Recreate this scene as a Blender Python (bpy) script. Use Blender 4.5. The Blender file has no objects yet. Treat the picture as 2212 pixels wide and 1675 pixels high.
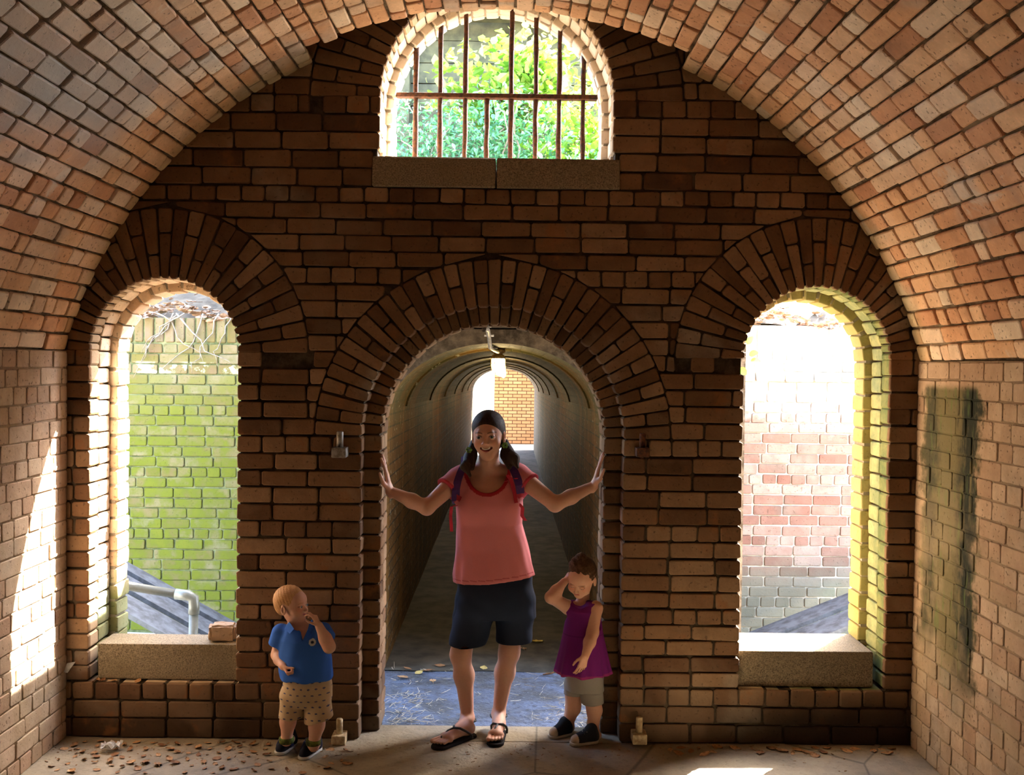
import bpy, bmesh, math, random
import numpy as np
from math import pi, sin, cos, radians, sqrt, atan2, hypot
from mathutils import Vector, Matrix

SC = bpy.context.scene
COL = SC.collection

# ---------------------------------------------------------------- camera
FPX, CX, CY = 2200.0, 1106.0, 837.5
CAM = np.array([0.066, -5.06, 1.885])
YAW, PITCH, ROLL = radians(0.30), radians(-1.235), radians(0.735)
_F = np.array([sin(YAW)*cos(PITCH), cos(YAW)*cos(PITCH), sin(PITCH)])
_R0 = np.array([cos(YAW), -sin(YAW), 0.0]); _U0 = np.cross(_R0, _F)
_R = cos(ROLL)*_R0 + sin(ROLL)*_U0
_U = -sin(ROLL)*_R0 + cos(ROLL)*_U0
cd = bpy.data.cameras.new('camera'); cam = bpy.data.objects.new('camera', cd); COL.objects.link(cam)
cd.sensor_width = 36.0; cd.lens = FPX/2212.0*36.0; cd.clip_start = 0.05; cd.clip_end = 300
cam.matrix_world = Matrix(((_R[0], _U[0], -_F[0], CAM[0]), (_R[1], _U[1], -_F[1], CAM[1]), (_R[2], _U[2], -_F[2], CAM[2]), (0, 0, 0, 1)))
SC.camera = cam

def at(px, py, Y):
    """the point of the vertical plane y=Y surveyed at that place of the photograph"""
    d = _F + _R*(px-CX)/FPX - _U*(py-CY)/FPX
    return CAM + d*((Y-CAM[1])/d[1])

# ---------------------------------------------------------------- world, sun, exposure
SUN_AZ, SUN_EL = radians(39.5), radians(45)        # sun stands behind the end wall, to the right
w = bpy.data.worlds.new('sky'); SC.world = w; w.use_nodes = True
nt = w.node_tree; bg = nt.nodes['Background']
sky = nt.nodes.new('ShaderNodeTexSky'); sky.sky_type = 'NISHITA'; sky.sun_disc = False
sky.sun_elevation = SUN_EL; sky.sun_rotation = SUN_AZ; sky.air_density = 1.0; sky.dust_density = 2.0
nt.links.new(sky.outputs[0], bg.inputs[0]); bg.inputs[1].default_value = 2.2
sl = bpy.data.lights.new('sun', 'SUN'); sl.energy = 62.0; sl.angle = radians(0.6); sl.color = (1, 0.94, 0.84)
so = bpy.data.objects.new('sun', sl); COL.objects.link(so)
sdir = Vector((sin(SUN_AZ)*cos(SUN_EL), cos(SUN_AZ)*cos(SUN_EL), sin(SUN_EL)))
so.rotation_euler = sdir.to_track_quat('Z', 'Y').to_euler(); so.location = (6, 8, 9)
VS = SC.view_settings; VS.view_transform = 'Standard'; VS.look = 'None'; VS.gamma = 1.0; VS.use_curve_mapping = False
VS.exposure = 1.12
SC.cycles.max_bounces = 12; SC.cycles.diffuse_bounces = 8
SC.cycles.sample_clamp_indirect = 8.0

# ---------------------------------------------------------------- object helpers
def tag(o, label=None, cat=None, group=None, kind=None):
    if label: o['label'] = label
    if cat: o['category'] = cat
    if group: o['group'] = group
    if kind: o['kind'] = kind
    return o

def empty(name, loc=(0, 0, 0)):
    o = bpy.data.objects.new(name, None); COL.objects.link(o); o.location = loc
    o.empty_display_size = 0.05
    return o

def mesh_obj(name, verts, faces, mat, parent=None, smooth=False, attrs=None):
    me = bpy.data.meshes.new(name)
    me.from_pydata([tuple(map(float, v)) for v in verts], [], faces if isinstance(faces, list) else faces.tolist())
    if smooth: me.polygons.foreach_set('use_smooth', [True]*len(me.polygons))
    if attrs:
        for an, (dom, arr) in attrs.items():
            a = me.color_attributes.new(an, 'FLOAT_COLOR', dom) if dom == 'POINT' else me.attributes.new(an, 'FLOAT_COLOR', dom)
            arr = np.asarray(arr, dtype=np.float32)
            if arr.shape[1] == 3: arr = np.hstack([arr, np.ones((len(arr), 1), np.float32)])
            a.data.foreach_set('color', arr.ravel())
    me.validate(); me.update()
    o = bpy.data.objects.new(name, me); COL.objects.link(o)
    if mat:
        for m in (mat if isinstance(mat, list) else [mat]): me.materials.append(m)
    if parent:
        o.parent = parent
        o.matrix_parent_inverse = Matrix.Translation(parent.location).inverted()
    return o

class MB:
    """collects simple shapes into one mesh"""
    def __init__(s): s.v = []; s.f = []
    def add(s, v, f):
        b = len(s.v); s.v += [tuple(map(float, q)) for q in v]; s.f += [tuple(b+i for i in q) for q in f]
    def box(s, a, b, ch=0.0, jit=0.0, rng=random):
        x0, y0, z0 = a; x1, y1, z1 = b
        bm = bmesh.new()
        bmesh.ops.create_cube(bm, size=1)
        for v in bm.verts:
            v.co = Vector((x0+(v.co.x+.5)*(x1-x0), y0+(v.co.y+.5)*(y1-y0), z0+(v.co.z+.5)*(z1-z0)))
        if ch: bmesh.ops.bevel(bm, geom=bm.edges[:], offset=ch, segments=2, affect='EDGES', profile=0.6)
        if jit:
            for v in bm.verts: v.co += Vector((rng.uniform(-jit, jit), rng.uniform(-jit, jit), rng.uniform(-jit, jit)))
        s.bm(bm)
    def bm(s, bm):
        bm.verts.ensure_lookup_table(); bm.verts.index_update()
        s.add([v.co[:] for v in bm.verts], [[v.index for v in f.verts] for f in bm.faces]); bm.free()
    def tube(s, pts, r, n=10, cap=True):
        pts = [Vector(p) for p in pts]; k = len(pts)
        rs = r if isinstance(r, (list, tuple)) else [r]*k
        up = None; vs = []
        for i, p in enumerate(pts):
            t = (pts[min(i+1, k-1)]-pts[max(i-1, 0)]).normalized()
            if up is None:
                up = t.orthogonal().normalized()
            else:
                up = (up - t*up.dot(t)); up = up.normalized() if up.length > 1e-6 else t.orthogonal().normalized()
            b = t.cross(up)
            for j in range(n):
                a = 2*pi*j/n
                vs.append(p+(up*cos(a)+b*sin(a))*rs[i])
        fs = [(i*n+j, i*n+(j+1) % n, (i+1)*n+(j+1) % n, (i+1)*n+j) for i in range(k-1) for j in range(n)]
        if cap: fs += [tuple(range(n))[::-1], tuple((k-1)*n+j for j in range(n))]
        s.add(vs, fs)
    def lathe(s, prof, c, n=20, axis='Z'):
        vs = []; k = len(prof)
        for r, z in prof:
            for j in range(n):
                a = 2*pi*j/n
                q = (r*cos(a), r*sin(a), z) if axis == 'Z' else (r*cos(a), z, r*sin(a))
                vs.append((c[0]+q[0], c[1]+q[1], c[2]+q[2]))
        s.add(vs, [(i*n+j, i*n+(j+1) % n, (i+1)*n+(j+1) % n, (i+1)*n+j) for i in range(k-1) for j in range(n)] + [tuple(range(n))[::-1], tuple((k-1)*n+j for j in range(n))])
    def build(s, name, mat, parent=None, smooth=False):
        return mesh_obj(name, s.v, s.f, mat, parent, smooth)

# ---------------------------------------------------------------- material helpers
class NT:
    def __init__(s, name):
        s.m = bpy.data.materials.new(name); s.m.use_nodes = True
        s.t = s.m.node_tree; s.p = s.t.nodes['Principled BSDF']; s.out = s.t.nodes['Material Output']
    def n(s, typ, **kw):
        d = s.t.nodes.new(typ)
        for k, v in kw.items():
            if k.startswith('i_'):
                key = k[2:]; key = int(key) if key.isdigit() else key.replace('_', ' ')
                s.set(d.inputs[key], v)
            else: setattr(d, k, v)
        return d
    def set(s, inp, v):
        if isinstance(v, bpy.types.NodeSocket): s.t.links.new(v, inp)
        else:
            if isinstance(v, (tuple, list)) and len(v) == 3 and inp.type == 'RGBA': v = (*v, 1)
            inp.default_value = v
    def pos(s): return s.n('ShaderNodeNewGeometry').outputs['Position']
    def sep(s, v): return s.n('ShaderNodeSeparateXYZ', i_0=v).outputs
    def noise(s, vec, scale, detail=3, rough=0.55, dist=0.0):
        return s.n('ShaderNodeTexNoise', i_Vector=vec, i_Scale=scale, i_Detail=detail, i_Roughness=rough, i_Distortion=dist).outputs[0]
    def math(s, op, a, b=0.0, c=0.0, clamp=False):
        d = s.t.nodes.new('ShaderNodeMath'); d.operation = op; d.use_clamp = clamp
        s.set(d.inputs[0], a); s.set(d.inputs[1], b)
        if op in ('MULTIPLY_ADD', 'COMPARE', 'SMOOTH_MIN'): s.set(d.inputs[2], c)
        return d.outputs[0]
    def mr(s, v, a, b, c=0.0, d=1.0):
        q = s.n('ShaderNodeMapRange', interpolation_type='SMOOTHSTEP'); s.set(q.inputs[0], v)
        for i, x in enumerate((a, b, c, d)): q.inputs[i+1].default_value = x
        return q.outputs[0]
    def mix(s, f, a, b, mode='MIX'):
        d = s.t.nodes.new('ShaderNodeMix'); d.data_type = 'RGBA'; d.blend_type = mode
        s.set(d.inputs[0], f); s.set(d.inputs[6], a); s.set(d.inputs[7], b)
        return d.outputs[2]
    def ramp(s, f, stops):
        d = s.t.nodes.new('ShaderNodeValToRGB'); s.set(d.inputs[0], f)
        e = d.color_ramp.elements
        while len(e) < len(stops): e.new(0.5)
        for q, (p, c) in zip(e, stops): q.position = p; q.color = (*c, 1)
        return d.outputs[0]
    def attr(s, name): return s.n('ShaderNodeAttribute', attribute_name=name).outputs[0]
    def bump(s, h, strength=0.3, dist=0.01):
        b = s.n('ShaderNodeBump', i_Height=h, i_Strength=strength, i_Distance=dist)
        s.t.links.new(b.outputs[0], s.p.inputs['Normal'])
    def done(s, color, rough=0.85, spec=0.25, **kw):
        s.set(s.p.inputs['Base Color'], color); s.set(s.p.inputs['Roughness'], rough)
        s.set(s.p.inputs['Specular IOR Level'], spec)
        for k, v in kw.items(): s.set(s.p.inputs[k.replace('_', ' ')], v)
        return s.m

def brick_mat(name, stops, grey=(0.42, 0.40, 0.37), grey_amt=(0.58, 0.75), dirt=0.5, extra=None, bump=0.5):
    t = NT(name); P = t.pos(); A = t.sep(t.attr('bc'))
    col = t.ramp(A[0], stops)
    n1 = t.noise(P, 9, 4, 0.6); n2 = t.noise(P, 70, 3, 0.6); n3 = t.noise(P, 1.3, 4, 0.6, 0.4)
    col = t.mix(t.mr(n1, 0.35, 0.7, 0.0, 0.45), col, t.mix(1.0, col, (0.62, 0.55, 0.5), 'MULTIPLY'))
    col = t.mix(t.mr(n2, 0.45, 0.75, 0.0, 0.35), col, t.mix(1.0, col, (1.35, 1.3, 1.25), 'MULTIPLY'))
    g = t.math('MULTIPLY', t.mr(t.math('ADD', n3, t.math('MULTIPLY', A[1], 0.16)), grey_amt[0]+.08, grey_amt[1]+.08), 0.8)
    col = t.mix(g, col, t.mix(t.mr(n1, .3, .7), grey, tuple(c*0.6 for c in grey)))
    d = t.mr(t.noise(P, 3.1, 5, 0.65), 0.55, 0.8, 0.0, dirt)
    col = t.mix(d, col, (0.035, 0.028, 0.02))
    pits = t.mr(t.noise(P, 55, 2, 0.5), 0.30, 0.36, 1.0, 0.0)
    col = t.mix(t.math('MULTIPLY', pits, 0.5), col, (0.06, 0.035, 0.02))
    if extra: col = extra(t, P, col, n1, n3)
    h = t.math('ADD', t.math('MULTIPLY', n2, 0.5), t.math('ADD', n1, t.math('MULTIPLY', pits, -0.6)))
    t.bump(h, bump, 0.006)
    return t.done(col, 0.9, 0.2)

def plain_mat(name, c, rough=0.7, spec=0.3, var=0.25, scale=30, metal=0.0, bump=0.15, c2=None, **kw):
    t = NT(name); P = t.pos() if not kw.pop('obj', False) else t.n('ShaderNodeTexCoord').outputs['Object']
    n = t.noise(P, scale, 4, 0.6)
    col = t.mix(t.mr(n, 0.3, 0.7), c, c2 if c2 else tuple(x*(1-var) for x in c))
    if bump: t.bump(n, bump, 0.004)
    return t.done(col, rough, spec, Metallic=metal, **kw)

# ---------------------------------------------------------------- brickwork
def clip(poly, n, d):
    """part of a convex polygon where n.p >= d"""
    out = []; k = len(poly)
    for i in range(k):
        a, b = poly[i], poly[(i+1) % k]
        da, db = a[0]*n[0]+a[1]*n[1]-d, b[0]*n[0]+b[1]*n[1]-d
        if da >= 0: out.append(a)
        if (da >= 0) != (db >= 0):
            t = da/(da-db); out.append((a[0]+t*(b[0]-a[0]), a[1]+t*(b[1]-a[1])))
    return out

def area(p):
    return 0.5*sum(p[i][0]*p[(i+1) % len(p)][1]-p[(i+1) % len(p)][0]*p[i][1] for i in range(len(p)))

def outside_circle(poly, c, R):
    if len(poly) < 3: return poly
    mx = sum(p[0] for p in poly)/len(poly)-c[0]; my = sum(p[1] for p in poly)/len(poly)-c[1]
    ds = [hypot(p[0]-c[0], p[1]-c[1]) for p in poly]
    if min(ds) >= R: return poly
    if max(ds) <= R: return []
    if hypot(mx, my) < R:
        j = ds.index(max(ds)); mx, my = poly[j][0]-c[0], poly[j][1]-c[1]
    L = hypot(mx, my); n = (mx/L, my/L)
    return clip(poly, n, n[0]*c[0]+n[1]*c[1]+R)

class Bricks:
    def __init__(s, seed=1):
        s.v = []; s.f = []; s.c = []; s.nv = 0; s.r = random.Random(seed)
    def brick(s, poly, fn, depth=0.10, ch=0.007, prot=0.003, round_=0.008, jit=0.002, tilt=0.02, seg=0):
        if len(poly) < 3: return
        a = area(poly)
        if abs(a) < 0.0009: return
        if a < 0: poly = poly[::-1]
        r = s.r
        # rounded corners
        q = []; k = len(poly)
        for i in range(k):
            p = poly[i]; a0 = poly[i-1]; a1 = poly[(i+1) % k]
            l0 = hypot(a0[0]-p[0], a0[1]-p[1]); l1 = hypot(a1[0]-p[0], a1[1]-p[1])
            if min(l0, l1) < 0.004: q.append(p); continue
            m0 = min(round_, l0*.3)/l0; m1 = min(round_, l1*.3)/l1
            q.append((p[0]+(a0[0]-p[0])*m0, p[1]+(a0[1]-p[1])*m0)); q.append((p[0]+(a1[0]-p[0])*m1, p[1]+(a1[1]-p[1])*m1))
        P = np.array(q) + np.array([[r.uniform(-jit, jit), r.uniform(-jit, jit)] for _ in q])
        c = P.mean(0); D = P-c; L = np.maximum(np.linalg.norm(D, axis=1, keepdims=True), 1e-6)
        n = len(P); pr = r.uniform(-prot, prot); tx, ty = r.gauss(0, tilt), r.gauss(0, tilt)
        ext = np.abs(D).max(0)
        rings = []
        for ins, wv in ((0.0, -depth), (0.0, -ch*1.6), (ch*0.35, -ch*0.5), (ch*1.25, 0.0)):
            sc = np.maximum(1-ins/np.maximum(ext, .01), 0.2)
            Q = c+D*sc
            wq = np.full(n, wv) if wv == -depth else wv+pr+(Q-c)[:, 0]*tx+(Q-c)[:, 1]*ty
            rings.append(np.column_stack(fn(Q[:, 0], Q[:, 1], wq)))
        s.v.append(np.vstack(rings)); b = s.nv; s.nv += 4*n
        cr = (r.random(), r.random(), r.random(), 1)
        for k2 in range(3):
            for j in range(n):
                j2 = (j+1) % n
                s.f.append((b+k2*n+j, b+k2*n+j2, b+(k2+1)*n+j2, b+(k2+1)*n+j)); s.c.append(cr)
        s.f.append(tuple(b+3*n+j for j in range(n))); s.c.append(cr)
    def rect(s, u0, u1, v0, v1, fn, **kw): s.brick([(u0, v0), (u1, v0), (u1, v1), (u0, v1)], fn, **kw)
    def row(s, u0, u1, v0, v1, fn, bond, g=0.011, edit=None, var=0.006, **kw):
        """one course: bond 'S' stretchers, 'H' headers, 'F' alternating, 'M' mixed"""
        r = s.r; L = u1-u0
        if L < 0.03: return
        cuts = [u0]; u = u0; k = 0
        first = r.choice((0.5, 1.0, 0.75)) if bond != 'F' else 1
        while True:
            ln = {'S': 0.236, 'H': 0.119, 'F': 0.236 if k % 2 == 0 else 0.119, 'M': r.choice((0.236, 0.119, 0.119, 0.236, 0.16))}[bond]
            if k == 0 and bond == 'S': ln *= first
            u += ln + r.gauss(0, var); k += 1
            if u > u1-0.05: break
            cuts.append(u)
        cuts.append(u1)
        for a, b in zip(cuts[:-1], cuts[1:]):
            dz = r.gauss(0, 0.0015); gg = g*r.uniform(.75, 1.3)
            p = [(a+gg/2, v0+g/2+dz), (b-gg/2, v0+g/2+dz), (b-gg/2, v1-g/2+dz), (a+gg/2, v1-g/2+dz)]
            if a == u0: p[0] = (a, p[0][1]); p[3] = (a, p[3][1])
            if b == u1: p[1] = (b, p[1][1]); p[2] = (b, p[2][1])
            if edit: p = edit(p)
            if p: s.brick(p, fn, **kw)
    def ring(s, c, R0, R1, n, fn, a0=0.0, a1=pi, g=0.010, pattern=None, keep=None, **kw):
        """voussoirs; pattern(i) gives the radial splits"""
        for i in range(n):
            t0 = a0+(a1-a0)*i/n; t1 = a0+(a1-a0)*(i+1)/n
            if s.r.random() < .8:
                dj = (t1-t0)*s.r.uniform(-.04, .04); t0 += dj; t1 += dj
            sp = [R0]+list(pattern(i) if pattern else [])+[R1]
            for k, (ra, rb) in enumerate(zip(sp[:-1], sp[1:])):
                if k > 0: ra += g/2
                if k < len(sp)-2: rb -= g/2
                h = g/2
                p = [(c[0]+q*cos(t), c[1]+q*sin(t)) for q, t in ((ra, t0+h/ra), (rb, t0+h/rb), (rb, t1-h/rb), (ra, t1-h/ra))]
                if keep and not keep(p): continue
                s.brick(p, fn, **kw)
    def build(s, name, mat, parent=None):
        V = np.vstack(s.v)
        return mesh_obj(name, V, s.f, mat, parent, False, {'bc': ('FACE', s.c)})

def slab(name, outer, holes, y0, y1, mat, parent=None):
    """vertical slab with holes, outlines given in x,z"""
    cu = bpy.data.curves.new(name+'_outline', 'CURVE'); cu.dimensions = '2D'; cu.fill_mode = 'BOTH'; cu.extrude = (y1-y0)/2
    for o in [outer]+holes:
        sp = cu.splines.new('POLY'); sp.points.add(len(o)-1); sp.use_cyclic_u = True
        for q, p in zip(sp.points, o): q.co = (p[0], p[1], 0, 1)
    ob = bpy.data.objects.new('tmp_outline', cu); COL.objects.link(ob)
    dg = bpy.context.evaluated_depsgraph_get(); me = bpy.data.meshes.new_from_object(ob.evaluated_get(dg))
    bpy.data.objects.remove(ob); bpy.data.curves.remove(cu)
    for v in me.vertices:
        x, z, y = v.co; v.co = (x, (y0+y1)/2-y, z)
    me.name = name; me.materials.clear(); me.materials.append(mat)
    o = bpy.data.objects.new(name, me); COL.objects.link(o)
    if parent: o.parent = parent
    return o

def arch_outline(cx, hw, z0, zs, R=None, n=28):
    """opening outline: straight jambs to zs then half circle"""
    R = R or hw
    return [(cx-hw, z0), (cx+hw, z0)]+[(cx+R*cos(pi*i/n), zs+R*sin(pi*i/n)) for i in range(n+1)]
# ================================================================ materials
SALMON = [(0.0, (0.095, 0.048, 0.024)), (0.3, (0.15, 0.078, 0.038)), (0.6, (0.19, 0.104, 0.052)), (1.0, (0.26, 0.162, 0.09))]
VAULTC = [(0.0, (0.46, 0.23, 0.13)), (0.25, (0.64, 0.36, 0.20)), (0.55, (0.70, 0.45, 0.27)), (0.8, (0.70, 0.51, 0.36)), (1.0, (0.74, 0.62, 0.48))]

def vault_extra(t, P, col, n1, n3):
    x, y, z = t.sep(P)
    # grey lime-washed patch on the left haunch of the vault
    m = t.math('MULTIPLY', t.mr(t.math('ADD', x, t.math('MULTIPLY', n3, .5)), -1.35, -0.75, 1.0, 0.0), t.mr(t.math('ADD', z, t.math('MULTIPLY', n3, .8)), 2.95, 3.3))
    m = t.math('MULTIPLY', m, t.mr(t.math('ADD', y, t.math('MULTIPLY', n3, .6)), -0.55, -0.15, 1.0, 0.0))
    col = t.mix(t.math('MULTIPLY', m, 0.75), col, (0.30, 0.29, 0.28))
    # mossy lime streak at the outer edge of the vault
    e = t.mr(t.math('ADD', y, t.math('MULTIPLY', n3, .35)), -0.05, 0.22)
    col = t.mix(t.math('MULTIPLY', e, 0.65), col, (0.34, 0.27, 0.12))
    w1 = t.mr(t.noise(P, 2.2, 5, .7, .8), 0.60, 0.70)
    return t.mix(t.math('MULTIPLY', w1, 0.55), col, (0.62, 0.56, 0.46))

def wallr_extra(t, P, col, n1, n3):
    x, y, z = t.sep(P)
    yy = t.math('ADD', y, t.math('MULTIPLY', t.math('SUBTRACT', n1, 0.5), 0.30))
    band = t.math('MULTIPLY', t.mr(yy, -0.70, -0.62), t.mr(yy, -0.14, -0.03, 1.0, 0.0))
    hgt = t.math('MULTIPLY', t.mr(z, 1.79, 1.83, 1.0, 0.0), t.mr(t.math('ADD', z, t.math('MULTIPLY', n3, 0.5)), 0.55, 0.95))
    m = t.math('MULTIPLY', t.math('MULTIPLY', band, hgt), t.mr(x, -.1, .1))
    col = t.mix(t.math('MULTIPLY', m, 0.9), col, (0.12, 0.105, 0.042))
    edge = t.math('MULTIPLY', m, t.mr(yy, -0.42, -0.55))
    e2 = t.math('MULTIPLY', m, t.mr(yy, -0.30, -0.18))
    ed = t.math('MAXIMUM', edge, t.math('MULTIPLY', e2, 0.7))
    vs = t.n('ShaderNodeMapping', i_Vector=P, i_Scale=(3, 9, 1.6)).outputs[0]
    st = t.mr(t.noise(vs, 2.0, 4, .6), 0.28, 0.5); 
    col = t.mix(t.math('MULTIPLY', ed, t.math('MULTIPLY', st, 1.0)), col, (0.018, 0.022, 0.014))
    gr = t.math('MULTIPLY', m, t.mr(t.noise(vs, 3.0, 3), 0.55, 0.7))
    col = t.mix(t.math('MULTIPLY', gr, 0.6), col, (0.10, 0.15, 0.04))
    lime = t.math('MULTIPLY', t.mr(z, 0.9, 1.5, 1.0, 0.0), t.mr(t.noise(P, 4, 4), .45, .65))
    return t.mix(t.math('MULTIPLY', lime, 0.45), col, (0.34, 0.26, 0.16))

def wall_front_extra(t, P, col, n1, n3):
    x, y, z = t.sep(P)
    low_dark = t.math('MULTIPLY', t.mr(t.math('ADD', z, t.math('MULTIPLY', n3, .25)), 0.15, 0.55, 1.0, 0.0), 0.7)  # darker towards the floor
    col = t.mix(low_dark, col, (0.04, 0.025, 0.015))
    pale = t.mr(t.noise(P, 1.7, 4, .6, .3), .52, .68)
    col = t.mix(t.math('MULTIPLY', pale, .35), col, (0.24, 0.16, 0.10))
    return t.mix(t.math('MULTIPLY', t.mr(t.noise(P, 5, 4, .6), .58, .7), .5), col, (0.24, 0.095, 0.03))

M = {}
def front_all(t, P, col, n1, n3):
    col = wall_front_extra(t, P, col, n1, n3)
    x, y, z = t.sep(P)
    # the sides of the bricks that line the three windows are paler, mossy on the right
    ins = t.math('MULTIPLY', t.mr(y, .016, .03), t.math('MAXIMUM', t.mr(t.math('ABSOLUTE', x), .95, 1.05), t.mr(z, 2.6, 2.7)))
    moss = t.math('MULTIPLY', t.mr(x, 1.2, 1.7), t.mr(z, 2.7, 2.9, 1.0, 0.0))
    c2 = t.mix(moss, (0.55, 0.42, 0.28), t.mix(t.mr(n1, .35, .65), (0.26, 0.28, 0.10), (0.13, 0.19, 0.07)))
    col = t.mix(t.math('MULTIPLY', ins, .85), col, c2)
    low_right_dark = t.math('MULTIPLY', t.mr(x, .95, 1.5), t.mr(t.math('ADD', z, t.math('MULTIPLY', n3, .3)), .25, .5, 1.0, 0.0))  # darker again low down on the right side
    return t.mix(t.math('MULTIPLY', low_right_dark, .8), col, (0.02, 0.014, 0.01))
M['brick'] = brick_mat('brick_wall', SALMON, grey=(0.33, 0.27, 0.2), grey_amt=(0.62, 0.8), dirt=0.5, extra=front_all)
M['vault'] = brick_mat('brick_vault', VAULTC, grey=(0.46, 0.43, 0.39), grey_amt=(0.53, 0.72), dirt=0.3, extra=vault_extra)
M['side_m'] = brick_mat('mortar_side', [(0, (0.26, 0.185, 0.12)), (1, (0.32, 0.24, 0.165))], grey=(0.40, 0.36, 0.29), grey_amt=(.4, .7), dirt=.3, extra=wallr_extra)
M['side'] = brick_mat('brick_side', [(0, (0.38, 0.25, 0.165)), (.5, (0.45, 0.32, 0.22)), (1, (0.51, 0.39, 0.28))], grey=(0.42, 0.36, 0.28), grey_amt=(0.5, 0.75), dirt=0.35, extra=wallr_extra)

def moss_extra(t, P, col, n1, n3):
    x, y, z = t.sep(P)
    left = t.mr(x, -0.6, 0.2, 1.0, 0.0)
    mz = t.mr(t.math('ADD', z, t.math('MULTIPLY', n3, .9)), 1.7, 2.8, 1.0, 0.45)
    m = t.math('MULTIPLY', left, t.math('MULTIPLY', mz, t.mr(n1, .25, .6, 0.55, 1.0)))
    col = t.mix(m, col, t.mix(n1, (0.05, 0.075, 0.004), (0.13, 0.125, 0.012)))
    # damp green foot on the right and white salts at the top
    foot = t.math('MULTIPLY', t.mr(x, 0.2, 0.8), t.mr(t.math('ADD', z, t.math('MULTIPLY', n1, .3)), 0.2, 0.65, 1.0, 0.0))
    col = t.mix(t.math('MULTIPLY', foot, .65), col, (0.11, 0.13, 0.085))
    salt = t.math('MULTIPLY', t.mr(x, 0.2, 0.8), t.mr(t.math('ADD', z, t.math('MULTIPLY', n1, .8)), 1.75, 2.35))
    s2 = t.math('MULTIPLY', t.mr(t.math('ABSOLUTE', t.math('SUBTRACT', z, 1.83)), .02, .06, 1.0, 0.0), t.mr(n1, .45, .6))
    col = t.mix(t.math('MULTIPLY', salt, .85), col, (0.62, 0.60, 0.57))
    return t.mix(t.math('MULTIPLY', s2, .8), col, (0.8, 0.78, 0.6))
M['ditch'] = brick_mat('brick_ditch', [(0, (0.17, 0.08, 0.055)), (.5, (0.23, 0.13, 0.095)), (1, (0.28, 0.19, 0.15))], grey=(0.2, 0.17, 0.13), grey_amt=(.5, .75), dirt=.25, extra=moss_extra)

def reveal_extra(t, P, col, n1, n3):
    x, y, z = t.sep(P)
    r = t.math('MULTIPLY', t.mr(x, 1.2, 1.7), t.mr(z, 2.7, 2.9, 1.0, 0.0))
    outer = t.mr(y, 0.24, 0.28)
    c2 = t.mix(outer, t.mix(t.mr(n1, .35, .65), (0.34, 0.36, 0.12), (0.14, 0.22, 0.08)), (0.38, 0.31, 0.07))
    col = t.mix(t.math('MULTIPLY', r, .8), col, c2)
    col = t.mix(t.math('MULTIPLY', t.mr(z, 2.85, 2.9), .55), col, (0.86, 0.78, 0.66))  # blown-out daylight put into a cream colour on the upper reveal
    low = t.math('MULTIPLY', t.mr(x, -1.2, -1.5), t.mr(t.math('ADD', z, t.math('MULTIPLY', n3, .3)), 0.8, 1.0, 1.0, 0.0))
    return t.mix(t.math('MULTIPLY', low, .75), col, (0.12, 0.17, 0.05))
M['reveal'] = brick_mat('brick_reveal', [(0, (0.6, 0.42, 0.28)), (.5, (0.7, 0.54, 0.37)), (1, (0.76, 0.64, 0.48))], grey=(0.5, 0.45, 0.38), grey_amt=(.5, .8), dirt=.3, extra=reveal_extra)

def mortar_mat(name, a, b, bump=.6):
    t = NT(name); P = t.pos(); n = t.noise(P, 18, 5, .65); n2 = t.noise(P, 2.5, 3)
    col = t.mix(t.mr(n, .35, .7), a, b); col = t.mix(t.mr(n2, .5, .7, 0, .6), col, tuple(c*1.7 for c in b))
    t.bump(n, bump, .01); return t.done(col, .95, .1)
M['mortar'] = mortar_mat('mortar_wall', (0.03, 0.021, 0.013), (0.085, 0.062, 0.040))
M['mortar_v'] = mortar_mat('mortar_vault', (0.07, 0.048, 0.03), (0.20, 0.15, 0.10))
M['mortar_l'] = mortar_mat('mortar_lime', (0.28, 0.24, 0.18), (0.40, 0.36, 0.29))
M['mortar_d'] = mortar_mat('mortar_ditch_left', (0.07, 0.08, 0.03), (0.15, 0.15, 0.07))

def tunnel_mat():
    t = NT('brick_tunnel'); P = t.pos(); uv = t.n('ShaderNodeUVMap', uv_map='UVMap').outputs[0]
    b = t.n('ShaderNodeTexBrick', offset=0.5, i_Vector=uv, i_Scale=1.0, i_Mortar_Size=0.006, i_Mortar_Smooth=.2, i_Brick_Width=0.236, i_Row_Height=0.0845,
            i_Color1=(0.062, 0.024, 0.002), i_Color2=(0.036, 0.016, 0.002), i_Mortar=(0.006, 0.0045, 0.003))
    x, y, z = t.sep(P); n = t.noise(P, 2.2, 4, .6); n2 = t.noise(P, 30, 3)
    col = b.outputs[0]
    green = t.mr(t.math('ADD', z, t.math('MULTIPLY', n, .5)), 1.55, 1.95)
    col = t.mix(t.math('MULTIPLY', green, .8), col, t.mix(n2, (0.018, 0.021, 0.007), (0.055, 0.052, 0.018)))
    v = t.n('ShaderNodeMapping', i_Vector=P, i_Scale=(1, 1.5, .15)).outputs[0]
    st = t.mr(t.noise(v, 2.5, 3), .5, .62)
    col = t.mix(t.math('MULTIPLY', st, .55), col, (0.10, 0.046, 0.007))
    col = t.mix(t.mr(n2, .62, .72), col, (0.2, 0.2, 0.15))
    t.bump(t.math('ADD', t.math('MULTIPLY', b.outputs[1], -1.0), t.math('MULTIPLY', n2, .4)), .7, .008)
    return t.done(col, .75, .15)
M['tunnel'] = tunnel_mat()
def uvbrick(name, c1, c2, mo, ms=.01):
    t = NT(name); uv = t.n('ShaderNodeUVMap', uv_map='UVMap').outputs[0]
    b = t.n('ShaderNodeTexBrick', offset=0.5, i_Vector=uv, i_Scale=1.0, i_Mortar_Size=ms, i_Brick_Width=0.236, i_Row_Height=0.0845, i_Color1=c1, i_Color2=c2, i_Mortar=mo)
    return t.done(b.outputs[0], .9, .2)
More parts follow.
